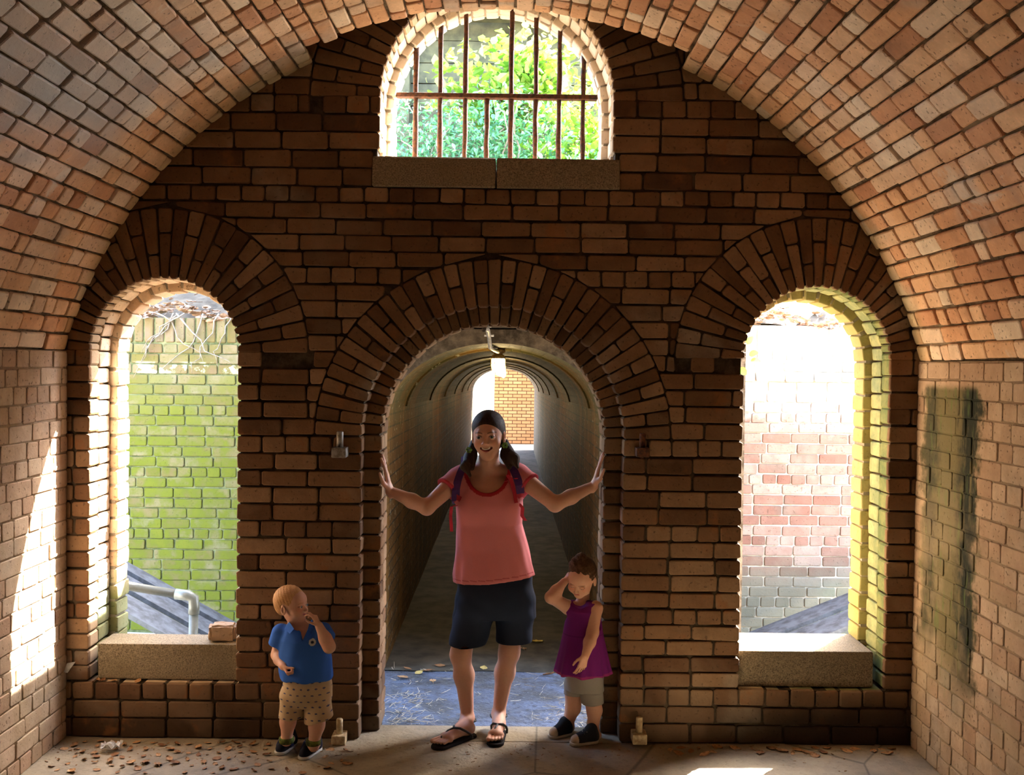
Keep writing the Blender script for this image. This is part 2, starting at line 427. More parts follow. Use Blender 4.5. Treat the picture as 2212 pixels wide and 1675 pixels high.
M['farbrick'] = uvbrick('brick_far', (0.40, 0.22, 0.11), (0.46, 0.29, 0.16), (0.09, 0.05, 0.03))

def floor_mat():
    t = NT('dusty_concrete'); P = t.pos()
    n = t.noise(P, 3.0, 6, .65); n2 = t.noise(P, 40, 4, .6); n3 = t.noise(P, 1.0, 3)
    col = t.mix(t.mr(n, .35, .7), (0.30, 0.245, 0.165), (0.19, 0.155, 0.11))
    col = t.mix(t.mr(n2, .55, .75, 0, .5), col, (0.10, 0.075, 0.05))
    cr = t.n('ShaderNodeTexVoronoi', feature='DISTANCE_TO_EDGE', i_Vector=P, i_Scale=0.9).outputs[0]
    col = t.mix(t.mr(cr, 0.0, .008, .6, 0), col, (0.05, .04, .03))
    t.bump(t.math('ADD', n2, t.math('MULTIPLY', n, 2.0)), .5, .012)
    return t.done(col, .85, .25)
M['floor'] = floor_mat()
M['shade_earth'] = plain_mat('shade_dark_earth', (0.07, 0.058, 0.04), .8, .2, c2=(0.03, 0.025, 0.018), scale=7, bump=.6)  # shade inside the tunnel is put into a darker floor colour
def skylight_floor_mat():
    t = NT('skylight_tinted_floor'); P = t.pos(); n = t.noise(P, 3.5, 5, .65); n2 = t.noise(P, 26, 4, .6)  # blue of the skylight is put into the floor colour
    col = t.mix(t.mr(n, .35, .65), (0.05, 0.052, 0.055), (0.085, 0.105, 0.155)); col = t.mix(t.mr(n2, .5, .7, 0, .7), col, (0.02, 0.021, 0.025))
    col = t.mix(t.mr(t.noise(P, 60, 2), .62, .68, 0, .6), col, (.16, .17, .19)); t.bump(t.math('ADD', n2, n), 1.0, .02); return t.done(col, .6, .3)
M['cobble'] = skylight_floor_mat()
M['ground'] = plain_mat('sandy_ground', (0.52, 0.46, 0.36), .95, .1, c2=(0.40, 0.34, 0.25), scale=3, bump=.4)
def granite():
    t = NT('granite_sill'); P = t.pos()
    n = t.noise(P, 160, 2, .5); n2 = t.noise(P, 60, 3, .6); n3 = t.noise(P, 4, 4)
    col = t.ramp(n, [(0.3, (0.09, .07, .045)), (0.45, (0.19, 0.15, 0.095)), (0.6, (0.25, 0.20, 0.13)), (.75, (.32, .27, .18))])
    col = t.mix(t.mr(n2, .55, .7, 0, .5), col, (0.12, .10, .07)); col = t.mix(t.mr(n3, .5, .75, 0, .5), col, (0.16, .12, .06))
    t.bump(t.math('ADD', n, n2), .5, .004); return t.done(col, .85, .25)
M['granite'] = granite()
M['rust'] = plain_mat('rusty_iron', (0.17, 0.065, 0.03), .75, .3, c2=(0.05, 0.03, 0.025), scale=60, metal=.3, bump=.5)
M['grey_iron'] = plain_mat('grey_galvanised_iron', (0.34, 0.33, 0.31), .5, .4, c2=(0.16, .13, .10), scale=50, metal=.5, bump=.3)
M['cream_iron'] = plain_mat('cream_painted_iron', (0.55, 0.45, 0.27), .6, .3, c2=(0.30, .20, .10), scale=40, bump=.3)
M['pipe'] = plain_mat('grey_pipe', (0.17, 0.165, 0.13), .35, .5, c2=(0.12, .115, .085), scale=14, bump=.05)
M['wood'] = plain_mat('weathered_board', (0.12, 0.118, 0.115), .8, .2, c2=(0.06, .055, .05), scale=12, bump=.5)
M['darkwood'] = plain_mat('dark_mossy_timber', (0.10, 0.095, 0.055), .85, .2, c2=(0.045, .045, .03), scale=6, bump=.5)
M['soil'] = plain_mat('dark_soil', (0.12, 0.09, 0.06), .95, .1, c2=(0.06, .045, .03), scale=8, bump=.6)
# ================================================================ measures of the place
VC, VR = (0.0, 1.367), 2.194           # vault axis and radius
SPR = 1.93                             # spring of vault and of the side openings
WX = 2.112                             # half width of the room
WIN = [(-1.636, 0.366), (1.610, 0.364)]
UPZ, UPR = 3.20, 0.576                 # barred window over the door
DZ, DR, DRI = 1.525, 0.652, 0.565      # door arch
H = 0.0845
WT = 0.46                              # thickness of the end wall
NA = radians(25.4)                     # half angle of the notch in the vault at the barred window
TH = math.acos((SPR-VC[1])/VR)

front = lambda u, v, w: (u, -w, v)     # end wall, bricks face the room

# ---------------------------------------------------------------- end wall
wall = slab('wall_front', [(-2.3, -0.3), (2.3, -0.3), (2.3, 4.25), (-2.3, 4.25)],
            [arch_outline(WIN[0][0], WIN[0][1]+.014, 0.272, SPR), arch_outline(WIN[1][0], WIN[1][1]+.014, 0.272, SPR),
             arch_outline(0, UPR+.014, 2.80, UPZ), arch_outline(0, DR+.014, -0.2, DZ)], 0.014, WT, M['mortar'])
tag(wall, kind='structure')
B = Bricks(11)
BLK = [(-DR, DR, -1, DZ), (WIN[0][0]-.366, WIN[0][0]+.366, 0.28, SPR), (WIN[1][0]-.364, WIN[1][0]+.364, 0.28, SPR),
       (-0.612, 0.612, 2.761, 2.909), (-UPR, UPR, 2.909, UPZ)]
RINGS = [((0, DZ), 0.89, DZ), ((WIN[0][0], SPR), 0.718, SPR), ((WIN[1][0], SPR), 0.712, SPR), ((0, UPZ), 0.926, UPZ)]
zs = [0.0]
for k in range(52): zs.append(zs[-1]+H+B.r.uniform(-.0015, .0015))
for tgt in (0.28, 2.761):      # courses meet the undersides of the sills
    i = min(range(len(zs)), key=lambda q: abs(zs[q]-tgt)); d = tgt-zs[i]
    for q in range(max(i-4, 1), min(i+5, len(zs))): zs[q] += d*(1-abs(q-i)/5)
for k in range(50):
    z0, z1 = zs[k], zs[k+1]; zm = (z0+z1)/2
    cuts = sorted((a, b) for a, b, c, d in BLK if c < zm < d)
    segs = []; u = -2.2
    for a, b in cuts:
        if a > u: segs.append((u, a))
        u = b
    segs.append((u, 2.2))
    bond = 'H' if k % 5 == 2 else 'S'
    def ed(p):
        for c, R, zmin in RINGS:
            if z1 > zmin and p:
                if z0 < zmin: pass
                p = outside_circle(p, c, R) if max(q[1] for q in p) > zmin+.01 else p
        return p if len(p) > 2 and area(p) > .0012 else None
    for a, b in segs:
        if zm > VC[1]+VR+.45: continue
        lim = sqrt(max((VR+.12)**2-(zm-VC[1])**2, .9)) if zm > SPR else 2.2
        a2, b2 = max(a, -lim), min(b, lim)
        if b2-a2 > .04: B.row(a2, b2, z0, z1, front, bond, edit=ed, depth=.115, g=.0085, ch=.0045, prot=.003, jit=.0022)
alt = lambda R0, R1: (lambda i: [(R0+R1)/2] if i % 2 else [])
B.ring((0, DZ), DR, 0.885, 37, front, pattern=alt(DR, .885), depth=.115, ch=.004, g=.008)
for (cx, hw), R1 in zip(WIN, (.713, .707)):
    B.ring((cx, SPR), hw, R1, 27, front, pattern=lambda i: [hw+.225] if i % 2 else [hw+.118], depth=.115, ch=.004, g=.008,
           keep=lambda p: (sum(q[0] for q in p)/4)**2+(sum(q[1] for q in p)/4-VC[1])**2 < (VR+.1)**2)
B.ring((0, UPZ), UPR, .92, 35, front, pattern=lambda i: [UPR+.225] if i % 2 else [UPR+.118], depth=.115, ch=.004, g=.008)
B.build('brick_facing', M['brick'], wall)

# reveals: bricks lining each opening, s runs up the left jamb, over the arch and down the right jamb
def reveal(Bk, cx, hw, z0, zs_, y0, y1, seed=0, nar=None, p_=.004, **kw):
    la = pi*hw; lj = zs_-z0
    def fn(u, v, w):
        u = np.asarray(u, float); w = np.asarray(w, float)
        X = np.zeros_like(u); Z = np.zeros_like(u)
        for i, s in enumerate(u):
            if s < lj: X[i] = cx-hw+w[i]; Z[i] = z0+s
            elif s < lj+la:
                t = pi-(s-lj)/hw; r = hw-w[i]; X[i] = cx+r*cos(t); Z[i] = zs_+r*sin(t)
            else: X[i] = cx+hw-w[i]; Z[i] = zs_-(s-lj-la)
        return X, np.asarray(v, float), Z
    nj = max(1, round(lj/H)); n_a = nar or round(la/0.072)
    edges = [lj*i/nj for i in range(nj)]+[lj+la*i/n_a for i in range(n_a)]+[lj+la+lj*i/nj for i in range(nj+1)]
    for k, (a, b) in enumerate(zip(edges[:-1], edges[1:])):
        L = y1-y0; sp = [y0, y1] if L < .16 else ([y0, y0+L*(.62 if k % 2 else .38), y1])
        for c, d in zip(sp[:-1], sp[1:]):
            g = .009
            Bk.rect(a+g/2, b-g/2, c+(g/2 if c > y0 else 0), d-(g/2 if d < y1 else 0), fn, depth=.07, ch=.0045, prot=p_, **kw)
BR = Bricks(23)
for i, (cx, hw) in enumerate(WIN):
    reveal(BR, cx, hw, 0.28, SPR, 0.118, 0.26, jit=.003)
    reveal(BR, cx, hw-.042, 0.28, SPR-.004, 0.262, 0.42, jit=.004)
reveal(BR, 0, UPR, 2.80, UPZ, 0.118, 0.26)
reveal(BR, 0, UPR-.035, 2.80, UPZ, 0.262, 0.44)
BR.build('reveal_bricks', M['reveal'], wall)
# lime mortar behind the reveal bricks
def sleeve(name, cx, hw, z0, zs_, y0, y1, mat, parent, t=.06, n=28):
    o = arch_outline(cx, hw+t, z0, zs_, n=n)[1:]+[(cx-hw-t, z0)]; i_ = arch_outline(cx, hw+.014, z0, zs_, n=n)[1:]+[(cx-hw-.014, z0)]
    o[0] = (cx+hw+t, z0); k = len(o); V = []
    for (a, b) in zip(o, i_):
        V += [(a[0], y0, a[1]), (a[0], y1, a[1]), (b[0], y0, b[1]), (b[0], y1, b[1])]
    Fc = []
    for j in range(k-1):
        p, q = 4*j, 4*(j+1)
        Fc += [(p, p+1, q+1, q), (p+2, q+2, q+3, p+3), (p, q, q+2, p+2), (p+1, p+3, q+3, q+1)]
    return mesh_obj(name, V, Fc, mat, parent)
for cx, hw in WIN: sleeve('rebate_mortar', cx, hw-.042, .28, SPR, .268, .415, M['mortar_l'], wall)
sleeve('rebate_mortar', 0, UPR-.035, 2.80, UPZ, .268, .435, M['mortar_l'], wall)

# inner order of the door
BD = Bricks(31)
BD.ring((0, DZ), DRI, DR+.02, 37, lambda u, v, w: (u, .12-w, v), depth=.1, ch=.004, g=.007)
for sgn in (-1, 1):
    for k in range(18):
        z0, z1 = k*H, (k+1)*H; a, b = sorted((sgn*DRI, sgn*(DR+.02)))
        BD.rect(a, b, z0+.005, z1-.005 if k < 17 else DZ-.004, lambda u, v, w: (u, .12-w, v), depth=.1, ch=.005)
reveal(BD, 0, DRI, 0.0, DZ, .222, .37, jit=.0005, p_=.001)
BD.build('door_order', M['brick'], wall)
sleeve('door_mortar', 0, DRI, -.15, DZ, .13, .365, M['mortar'], wall, t=.12)

# ---------------------------------------------------------------- sills
def sill(label, x0, x1, z0, z1, y0, y1, seed):
    m = MB(); m.box((x0, y0, z0), (x1, y1, z1), ch=.008, jit=.002, rng=random.Random(seed))
    o = m.build('stone_sill', M['granite']); tag(o, label, 'sill'); return o
sill('worn granite sill block under the left arched opening, broken brick on top', -1.975, -1.262, .281, .461, .045, .235, 1)
sill('sunlit granite sill block under the right arched opening', 1.240, 1.935, .281, .461, .045, .40, 2)
sill('left granite block of the split sill under the barred window', -.610, -.0015, 2.762, 2.909, -.012, .43, 3)
sill('right granite block of the split sill under the barred window', .0015, .612, 2.762, 2.909, -.010, .43, 4)

# ---------------------------------------------------------------- vault
def vmap(u, v, w):
    t = np.asarray(u)/VR; r = VR-np.asarray(w)
    return r*np.sin(t)+VC[0], np.asarray(v), VC[1]+r*np.cos(t)
vault = None
def shell(name, t0, t1, ra, rb, y0, y1, mat, n=48, parent=None):
    V = []; F_ = []
    for i in range(n+1):
        t = t0+(t1-t0)*i/n
        for r in (ra, rb):
            for y in (y0, y1): V.append((r*sin(t), y, VC[1]+r*cos(t)))
    for i in range(n):
        p, q = 4*i, 4*i+4
        F_ += [(p, q, q+1, p+1), (p+2, p+3, q+3, q+2), (p, p+2, q+2, q), (p+1, q+1, q+3, p+3)]
    F_ += [(0, 1, 3, 2), (4*n, 4*n+2, 4*n+3, 4*n+1)]
    return mesh_obj(name, V, F_, mat, parent)
YB = -9.2
vault = shell('ceiling', -TH, TH, VR+.016, VR+.55, YB, -.215, M['mortar_v'], 64); tag(vault, kind='structure')
for a, b in ((-TH, -NA), (NA, TH)): shell('vault_haunch', a, b, VR+.016, VR+.55, -.22, .02, M['mortar_v'], 24, vault)
shell('vault_hood', -NA-.02, NA+.02, VR+.28, VR+.5, -.25, .02, M['mortar_v'], 24, vault)
BV = Bricks(41)
nc = 2*round(TH*VR/H); hw_ = TH*VR
for k in range(nc):
    s0 = -hw_+2*hw_*k/nc; s1 = -hw_+2*hw_*(k+1)/nc
    in_notch = abs((s0+s1)/2) < NA*VR
    y1 = (-.215+BV.r.uniform(-.012, .01)) if in_notch else .0
    BV.row(-6.8-BV.r.random()*.2, y1, s0, s1, lambda u, v, w: vmap(v, u, w), 'M' if k % 3 else 'S', g=.0095, var=.014,
           depth=.06, ch=.0055, prot=.0045, tilt=.025, jit=.003, round_=.009)
BV.build('vault_bricks', M['vault'], vault)

# ---------------------------------------------------------------- side walls with added fill-light openings behind the camera
OPY = (-5.5, -5.2)      # unseen openings added in both side walls for fill light
for sgn, nm in ((-1, 'wall_left'), (1, 'wall_right')):
    fnw = (lambda sg: (lambda u, v, w: (sg*(WX-np.asarray(w)), np.asarray(u), np.asarray(v))))(sgn)
    m = MB()
    xa, xb = sorted((sgn*(WX+.005), sgn*(WX+.6)))
    m.box((xa, OPY[1], -.3), (xb, .05, SPR)); m.box((min(sgn*(WX+.035), sgn*(WX+.6)), YB, SPR-.02), (max(sgn*(WX+.035), sgn*(WX+.6)), .05, SPR+.3)); m.box((xa, YB, -.3), (xb, OPY[0], SPR)); m.box((xa, OPY[0]-.01, 1.80), (xb, OPY[1]+.01, SPR+.001))
    m.box((xa, OPY[0]-.01, -.3), (xb, OPY[1]+.01, .35))
    wl = m.build(nm, M['side_m']); tag(wl, kind='structure')
    BS = Bricks(51+sgn); nz = 23; hh = (SPR-.002)/nz
    for k in range(nz):
        z0, z1 = k*hh, (k+1)*hh
        lo = YB+3.4 if not (.35 < (z0+z1)/2 < 1.8) else OPY[1]
        BS.row(lo, -.001, z0, z1, fnw, 'M' if k % 4 else 'H', g=.0065, var=.012, depth=.05, ch=.003, prot=.002, tilt=.010)
    BS.build('wall_bricks', M['side'], wl)
m = MB(); m.box((-2.8, YB-.3, -.3), (2.8, YB, 4.3)); bw = m.build('wall_back', M['side']); tag(bw, kind='structure')

# ---------------------------------------------------------------- floor
def ground_grid(name, x0, x1, y0, y1, z, step, amp, mat, seed=0, hfun=None):
    nx, ny = max(2, int((x1-x0)/step)), max(2, int((y1-y0)/step)); r = random.Random(seed)
    V = []
    for j in range(ny+1):
        for i in range(nx+1):
            x, y = x0+(x1-x0)*i/nx, y0+(y1-y0)*j/ny
            V.append((x, y, z+(hfun(x, y) if hfun else 0)+amp*(sin(x*3.1+seed)*cos(y*2.7)+.5*sin(x*7.3+y*5.1))+r.uniform(-amp, amp)*.25))
    Fq = [(j*(nx+1)+i, j*(nx+1)+i+1, (j+1)*(nx+1)+i+1, (j+1)*(nx+1)+i) for j in range(ny) for i in range(nx)]
    return mesh_obj(name, V, Fq, mat, None, True)
fl = ground_grid('floor', -2.3, 2.3, YB, .06, 0, .08, .003, M['floor'], 3); tag(fl, kind='structure')
m = MB(); m.box((-.66, .0, -.3), (.66, .215, .003), ch=.004); st = m.build('trim_1', M['floor']); tag(st, kind='structure')
tf = ground_grid('floor_tunnel', -.72, .72, 1.55, 19, -.115, .1, .006, M['shade_earth'], 6); tag(tf, kind='structure')
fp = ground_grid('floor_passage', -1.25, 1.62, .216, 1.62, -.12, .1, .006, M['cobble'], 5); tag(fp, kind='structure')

# ---------------------------------------------------------------- ditch and counterscarp
DY = 3.15
gr = ground_grid('floor_ditch', -60, 60, .3, DY+.1, -.30, .5, .01, M['ground'], 7,
                 lambda x, y: -.02); tag(gr, kind='structure')
for nm, x0, x1 in (('floor_outside_left', -60, -2.3), ('floor_outside_right', 2.3, 60)):
    g = ground_grid(nm, x0, x1, -40, .35, -.32, 1.0, .01, M['ground'], 9); tag(g, kind='structure')
m = MB()
m.box((.98, DY+.012, -.4), (9, DY+.6, 2.235))
m.box((-1, DY+.012, 2.13), (1, DY+.6, 2.235))
ml = MB(); ml.box((-9, DY+.012, -.4), (-.98, DY+.6, 2.235))
cs = m.build('wall_ditch', M['mortar_l']); tag(cs, kind='structure'); ml.build('mossy_core', M['mortar_d'], cs)
BC = Bricks(61)
fnd = lambda u, v, w: (np.asarray(u), DY-np.asarray(w), np.asarray(v))
for sgn in (-1, 1):
    a, b = (-4.6, -1.0) if sgn < 0 else (1.0, 4.6)
    for k in range(29):
        z0 = -.30+k*H*.985; z1 = z0+H*.985
        if z1 > 2.09: break
        ledge = .03 if sgn > 0 and abs(z0-1.80) < .05 else 0
        BC.row(a, b, z0, z1, (lambda q: (lambda u, v, w: fnd(u, v, np.asarray(w)+q)))(ledge), 'H' if k % 6 == 3 else 'S', g=.009, depth=.05, ch=.0045, prot=.003)
    zt = z0+H*.985 if z1 <= 2.09 else z0
    u = a
    while u < b:     # soldier course along the top
        BC.rect(u+.005, u+.078, zt+.006, 2.235, fnd, depth=.12, ch=.008, prot=.006); u += .083
BC.build('ditch_bricks', M['ditch'], cs)

# covered way over the ditch: roof slab, then the tunnel
m = MB()
m.box((-.90, WT+.0, 2.13), (.90, 1.62, 2.32)); rf = m.build('ceiling_passage', M['mortar']); tag(rf, kind='structure')
def uv_surface(name, rows, mat, parent=None, us=None):
    """rows: list of polylines (same count); uv = (distance along rows, distance along line)"""
    n = len(rows[0]); V = [p for r in rows for p in r]
    F_ = [(i*n+j, i*n+j+1, (i+1)*n+j+1, (i+1)*n+j) for i in range(len(rows)-1) for j in range(n-1)]
    o = mesh_obj(name, V, F_, mat, parent); uvl = o.data.uv_layers.new(name='UVMap')
    cum = [0.0]
    for a, b in zip(rows[0][:-1], rows[0][1:]): cum.append(cum[-1]+(Vector(b)-Vector(a)).length)
    cr = [0.0]
    for a, b in zip(rows[:-1], rows[1:]): cr.append(cr[-1]+(Vector(b[0])-Vector(a[0])).length)
    for p in o.data.polygons:
        for li, vi in zip(p.loop_indices, p.vertices):
            uvl.data[li].uv = (cr[vi//n], cum[vi % n])
    return o
THW = .715
def tprofile(y, shrink=0.0, n=26):
    k = (y-1.6)/17.0
    crown = 2.03-.23*k-shrink; sp = 1.52-.26*k; hw = THW-shrink
    return [(-hw, y, -.14)]+[(-hw, y, sp)] + [(-hw*cos(pi*i/n), y, sp+(crown-sp)*sin(pi*i/n)) for i in range(1, n)] + [(hw, y, sp), (hw, y, -.14)]
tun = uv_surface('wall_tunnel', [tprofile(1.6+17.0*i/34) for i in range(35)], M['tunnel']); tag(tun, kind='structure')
RIBY = [(2.75, 2.98), (5.2, 5.45), (7.6, 7.85), (10.0, 10.25), (12.5, 12.75), (15, 15.25)]
for a, b in RIBY:
    arc = lambda y, s: tprofile(y, s)[2:-2]
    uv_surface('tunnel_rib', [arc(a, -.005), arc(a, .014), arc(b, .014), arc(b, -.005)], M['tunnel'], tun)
# tunnel mouth face, outside shell and an added sun blocker on the right
m = MB(); pr = tprofile(1.6)
o_ = [(p[0]*1.38, p[1], p[2] if p[2] < 0 else p[2]) for p in pr]
V = []; 
for p in pr:
    t = atan2(max(p[2]-1.0, -2), p[0]); V += [p, (max(-.98, min(.98, p[0]*3)), 1.6, 2.32 if p[2] > 1.5 else p[2])]
F_ = [(2*i, 2*i+1, 2*i+3, 2*i+2) for i in range(len(pr)-1)]
mesh_obj('tunnel_face', V, F_, M['mortar'], tun)
m = MB(); m.box((-1.0, 1.6, 2.12), (1.0, 19, 2.32)); m.box((.55, 1.605, 2.2), (.81, 3.14, 3.1)); m.box((-1.0, 1.605, -.4), (-.80, 19, 2.2)); m.box((.80, 1.605, -.4), (1.63, 3.14, 3.1)); m.box((.80, 3.1, -.4), (1.0, 19, 2.2))  # tall right boxes added out of view, blocking sun from the threshold
m.build('tunnel_shell_sun_block', M['mortar_v'], tun)
# the lit chamber at the far end
YF = 21.0
far = uv_surface('wall_far', [[(-.25, YF, -.2), (-.25, YF, 3.6)], [(4.5, YF, -.2), (4.5, YF, 3.6)]], M['farbrick']); tag(far, kind='structure')
fc = ground_grid('floor_chamber', -6, 6, 19, 40, -.13, .5, .004, M['ground'], 13); tag(fc, kind='structure')
mb = MB(); mb.box((-8, 18.6, 2.0), (8, 19.0, 6)); mb.box((-8, 18.6, -.2), (-.72, 19, 2.1)); mb.box((.72, 18.6, -.2), (8, 19, 2.1))
ew = mb.build('wall_tunnel_end', M['mortar_v']); tag(ew, kind='structure')
# earth bank behind the ditch wall, timber retaining wall further back
def bank(x, y):
    t = min(1, max(0, (y-DY-.35)/2.2)); c = math.exp(-(x/1.5)**4)
    return min(1, max(0, (y-DY-.30)/.4))*.22+t*.1+c*(1.1*min(1, max(0, (y-DY-.5)/1.6)))
bk = ground_grid('floor_bank', -12, 12, DY+.3, 18.7, 2.24, .25, .02, M['soil'], 17, bank); tag(bk, kind='structure')
# ================================================================ lamps in the tunnel
M['glass_lit'] = None
t = NT('lit_lamp_glass'); t.set(t.p.inputs['Emission Color'], (1, 0.78, 0.35)); t.set(t.p.inputs['Emission Strength'], 30.0); M['glass_lit'] = t.done((1, .9, .6), .3)
def lamp_at(y, label, power, conduit=None):
    k = (y-1.6)/17.0; zc = 2.03-.23*k
    r = empty('tunnel_lamp', (0.0, y, zc)); tag(r, label, 'lamp', 'lamps along the tunnel ceiling')
    m = MB(); m.lathe([(.02, 0), (.05, -.005), (.055, -.03), (.03, -.045), (.045, -.055), (.055, -.075), (.052, -.08)], (0, y, zc), 18)
    m.build('housing', M['brass'], r, True)
    m = MB(); m.lathe([(.046, -.078), (.048, -.12), (.044, -.16), (.03, -.185), (.006, -.195)], (0, y, zc), 18); m.build('glass_jar', M['glass_lit'], r, True)
    m = MB()
    for a in range(6):
        q = a*pi/3; m.tube([(.052*cos(q), y+.052*sin(q), zc-.075), (.054*cos(q), y+.054*sin(q), zc-.13), (.045*cos(q), y+.045*sin(q), zc-.185), (0, y, zc-.208)], .0028, 6)
    for z, rr in ((-.115, .054), (-.16, .052)):
        m.tube([(rr*cos(i*pi/9), y+rr*sin(i*pi/9), zc+z) for i in range(19)], .0025, 6, cap=False)
    m.build('wire_cage', M['brass'], r, True)
    if conduit:
        m = MB(); m.tube(conduit, .013, 10)
        for p in conduit[1:-1:2]: m.box((p[0]-.03, p[1]-.02, p[2]+.008), (p[0]+.03, p[1]+.02, p[2]+.022))
        m.build('conduit', M['grey_iron'], r, True)
    l = bpy.data.lights.new('tunnel_bulb', 'POINT'); l.energy = power; l.color = (1, .70, .32); l.shadow_soft_size = .05
    lo = bpy.data.objects.new('tunnel_bulb', l); COL.objects.link(lo); lo.location = (0, y, zc-.26)
M['brass'] = plain_mat('aged_brass', (0.45, 0.30, 0.10), .45, .5, c2=(0.20, .14, .07), scale=40, metal=.4)
lamp_at(2.62, 'lit caged jar lamp hanging on a conduit under the tunnel crown', 6,
        [(-.06, .38, 2.075), (-.055, .7, 2.09), (-.05, 1.0, 2.095), (-.05, 1.45, 2.06), (-.045, 1.62, 2.00), (-.03, 2.1, 1.995), (0, 2.58, 1.985)])
lamp_at(6.5, 'second lit caged jar lamp further down the tunnel', 10)
lamp_at(11.3, 'third lit caged jar lamp deep in the tunnel', 10)
lamp_at(16.0, 'last lit caged jar lamp near the far tunnel mouth', 20)

# ================================================================ barred window
gr_ = empty('iron_grille', (0, .31, 2.909)); tag(gr_, 'rusty iron window grille of upright bars in the lunette over the door', 'window bars')
BY = .31
xs = [at(px, 209, BY)[0] for px in (898, 951, 1005, 1052, 1104, 1157, 1208, 1260)]
zc_ = at(1075, 209, BY)[2]
for i, x in enumerate(xs):
    ztop = UPZ+sqrt(max((UPR-.02)**2-x*x, .01)) if i != 3 else zc_
    rr = random.Random(i); k = 9; pts = [(x+rr.uniform(-.002, .002), BY+rr.uniform(-.002, .002), 2.905+(ztop-2.905)*j/k) for j in range(k+1)]
    m = MB(); m.tube(pts, [.0135*rr.uniform(.85, 1.15) for _ in pts], 10); m.build('upright_bar', M['rust'], gr_, True)
m = MB(); m.box((at(856, 205, BY)[0], BY-.022, zc_-.012), (at(1290, 213, BY)[0], BY+.022, zc_+.012), ch=.003, jit=.001); m.build('cross_bar', M['rust'], gr_)

# ================================================================ pintles of the lost gate
def pintle(px, py, mat, label, up=True, s=1.0):
    x, _, z = at(px, py, -.02)
    r = empty('gate_pintle', (x, -.02, z)); tag(r, label, 'hinge pin', 'gate hinge pins beside the doorway')
    m = MB(); m.box((x-.036*s, -.085, z-.028*s), (x+.036*s, .03, z+.022*s), ch=.006); m.build('block', mat, r)
    m = MB(); m.lathe([(.017*s, .015*s), (.017*s, .095*s), (.014*s, .10*s)], (x, -.045, z), 14); m.build('pin', mat, r, True)
    m = MB(); m.tube([(x, -.03, z-.03*s), (x, .02, z-.03*s)], .012*s, 8); m.build('shank', M['rust'], r)
pintle(736, 975, M['grey_iron'], 'grey iron hinge pin left of the doorway at shoulder height')
pintle(1386, 975, M['rust'], 'rusty broken hinge pin right of the doorway at shoulder height', s=.9)
pintle(1379, 1588, M['cream_iron'], 'cream iron hinge pin low on the wall right of the doorway')
pintle(735, 1590, M['cream_iron'], 'shaded iron hinge pin low on the wall behind the boy', s=.95)

# ================================================================ loose brick, pipe, boards
def lump(name, c, size, mat, label, cat, seed, rot=0.0):
    bm = bmesh.new(); bmesh.ops.create_cube(bm, size=1); bmesh.ops.bevel(bm, geom=bm.edges[:], offset=.12, segments=2, affect='EDGES')
    bmesh.ops.subdivide_edges(bm, edges=bm.edges[:], cuts=2, use_grid_fill=True); r = random.Random(seed)
    for v in bm.verts:
        q = v.co; v.co = Vector((q.x*size[0], q.y*size[1], q.z*size[2]))+Vector((r.uniform(-1, 1), r.uniform(-1, 1), r.uniform(-1, 1)))*.004
        v.co.rotate(Matrix.Rotation(rot, 3, 'Z')); v.co += Vector(c)
    m = MB(); m.bm(bm); o = m.build(name, mat, None, False); tag(o, label, cat); return o
x, _, _ = at(482, 1380, .13)
lump('loose_brick', (x, .135, .461+.043), (.135, .10, .082), M['loose'] if 'loose' in M else M['side'], 'broken orange brick lying on the left granite sill', 'brick', 4, .12)

m = MB(); a = at(225, 1258, .95); b = at(418, 1290, .95); c = at(409, 1400, .95)
p = empty('handrail', (c[0], c[1], -.3)); tag(p, 'grey pipe handrail with elbow outside the left opening', 'handrail')
m.tube([a+(a-b)*2, b+(a-b)*.12], .026, 16); m.build('rail', M['pipe'], p, True)
m = MB(); m.tube([b+(a-b)*.2, b+(a-b)*.06+np.array([0, 0, .003]), b+np.array([0, 0, -.01]), b+np.array([.004, 0, -.06]), b+np.array([.002, 0, -.10])], .032, 16); m.build('elbow', M['pipe'], p, True)
m = MB(); m.tube([b+np.array([.002, 0, -.09]), (b[0]-.01, .95, -.3)], .027, 16); m.build('post', M['pipe'], p, True)

def slanted(name, label, cat, p0, p1, w_, th, y0, mat, n=5):
    """pile of sloping boards"""
    m = MB(); r = random.Random(7)
    for i in range(n):
        y = y0+i*w_; o = r.uniform(-.03, .03)
        P0 = Vector((p0[0], y, p0[1]+o)); P1 = Vector((p1[0], y, p1[1]+o)); d = (P1-P0).normalized(); nn = Vector((-d.z, 0, d.x))
        V = []
        for q in (P0, P1):
            for yy in (0, w_-.012):
                for t_ in (0, -th): V.append(q+Vector((0, yy, 0))+nn*t_)
        m.add(V, [(0, 2, 6, 4), (1, 5, 7, 3), (0, 4, 5, 1), (2, 3, 7, 6), (0, 1, 3, 2), (4, 6, 7, 5)])
    o = m.build(name, mat); tag(o, label, cat); return o
a = at(268, 1295, 1.6); b = at(405, 1372, 1.6)
slanted('board_pile', 'grey weathered boards sloping down outside the left opening', 'boards', (a[0]-.6, a[2]+.33), (b[0]+.35, b[2]-.19), .16, .03, 1.45, M['wood'])
a = at(1700, 1380, 2.4); b = at(1845, 1322, 2.4)
slanted('board_ramp', 'pale grey boards sloping up outside the right opening', 'boards', (a[0]-.25, a[2]-.10), (b[0]+.6, b[2]+.25), .18, .03, 2.2, M['wood'], 4)

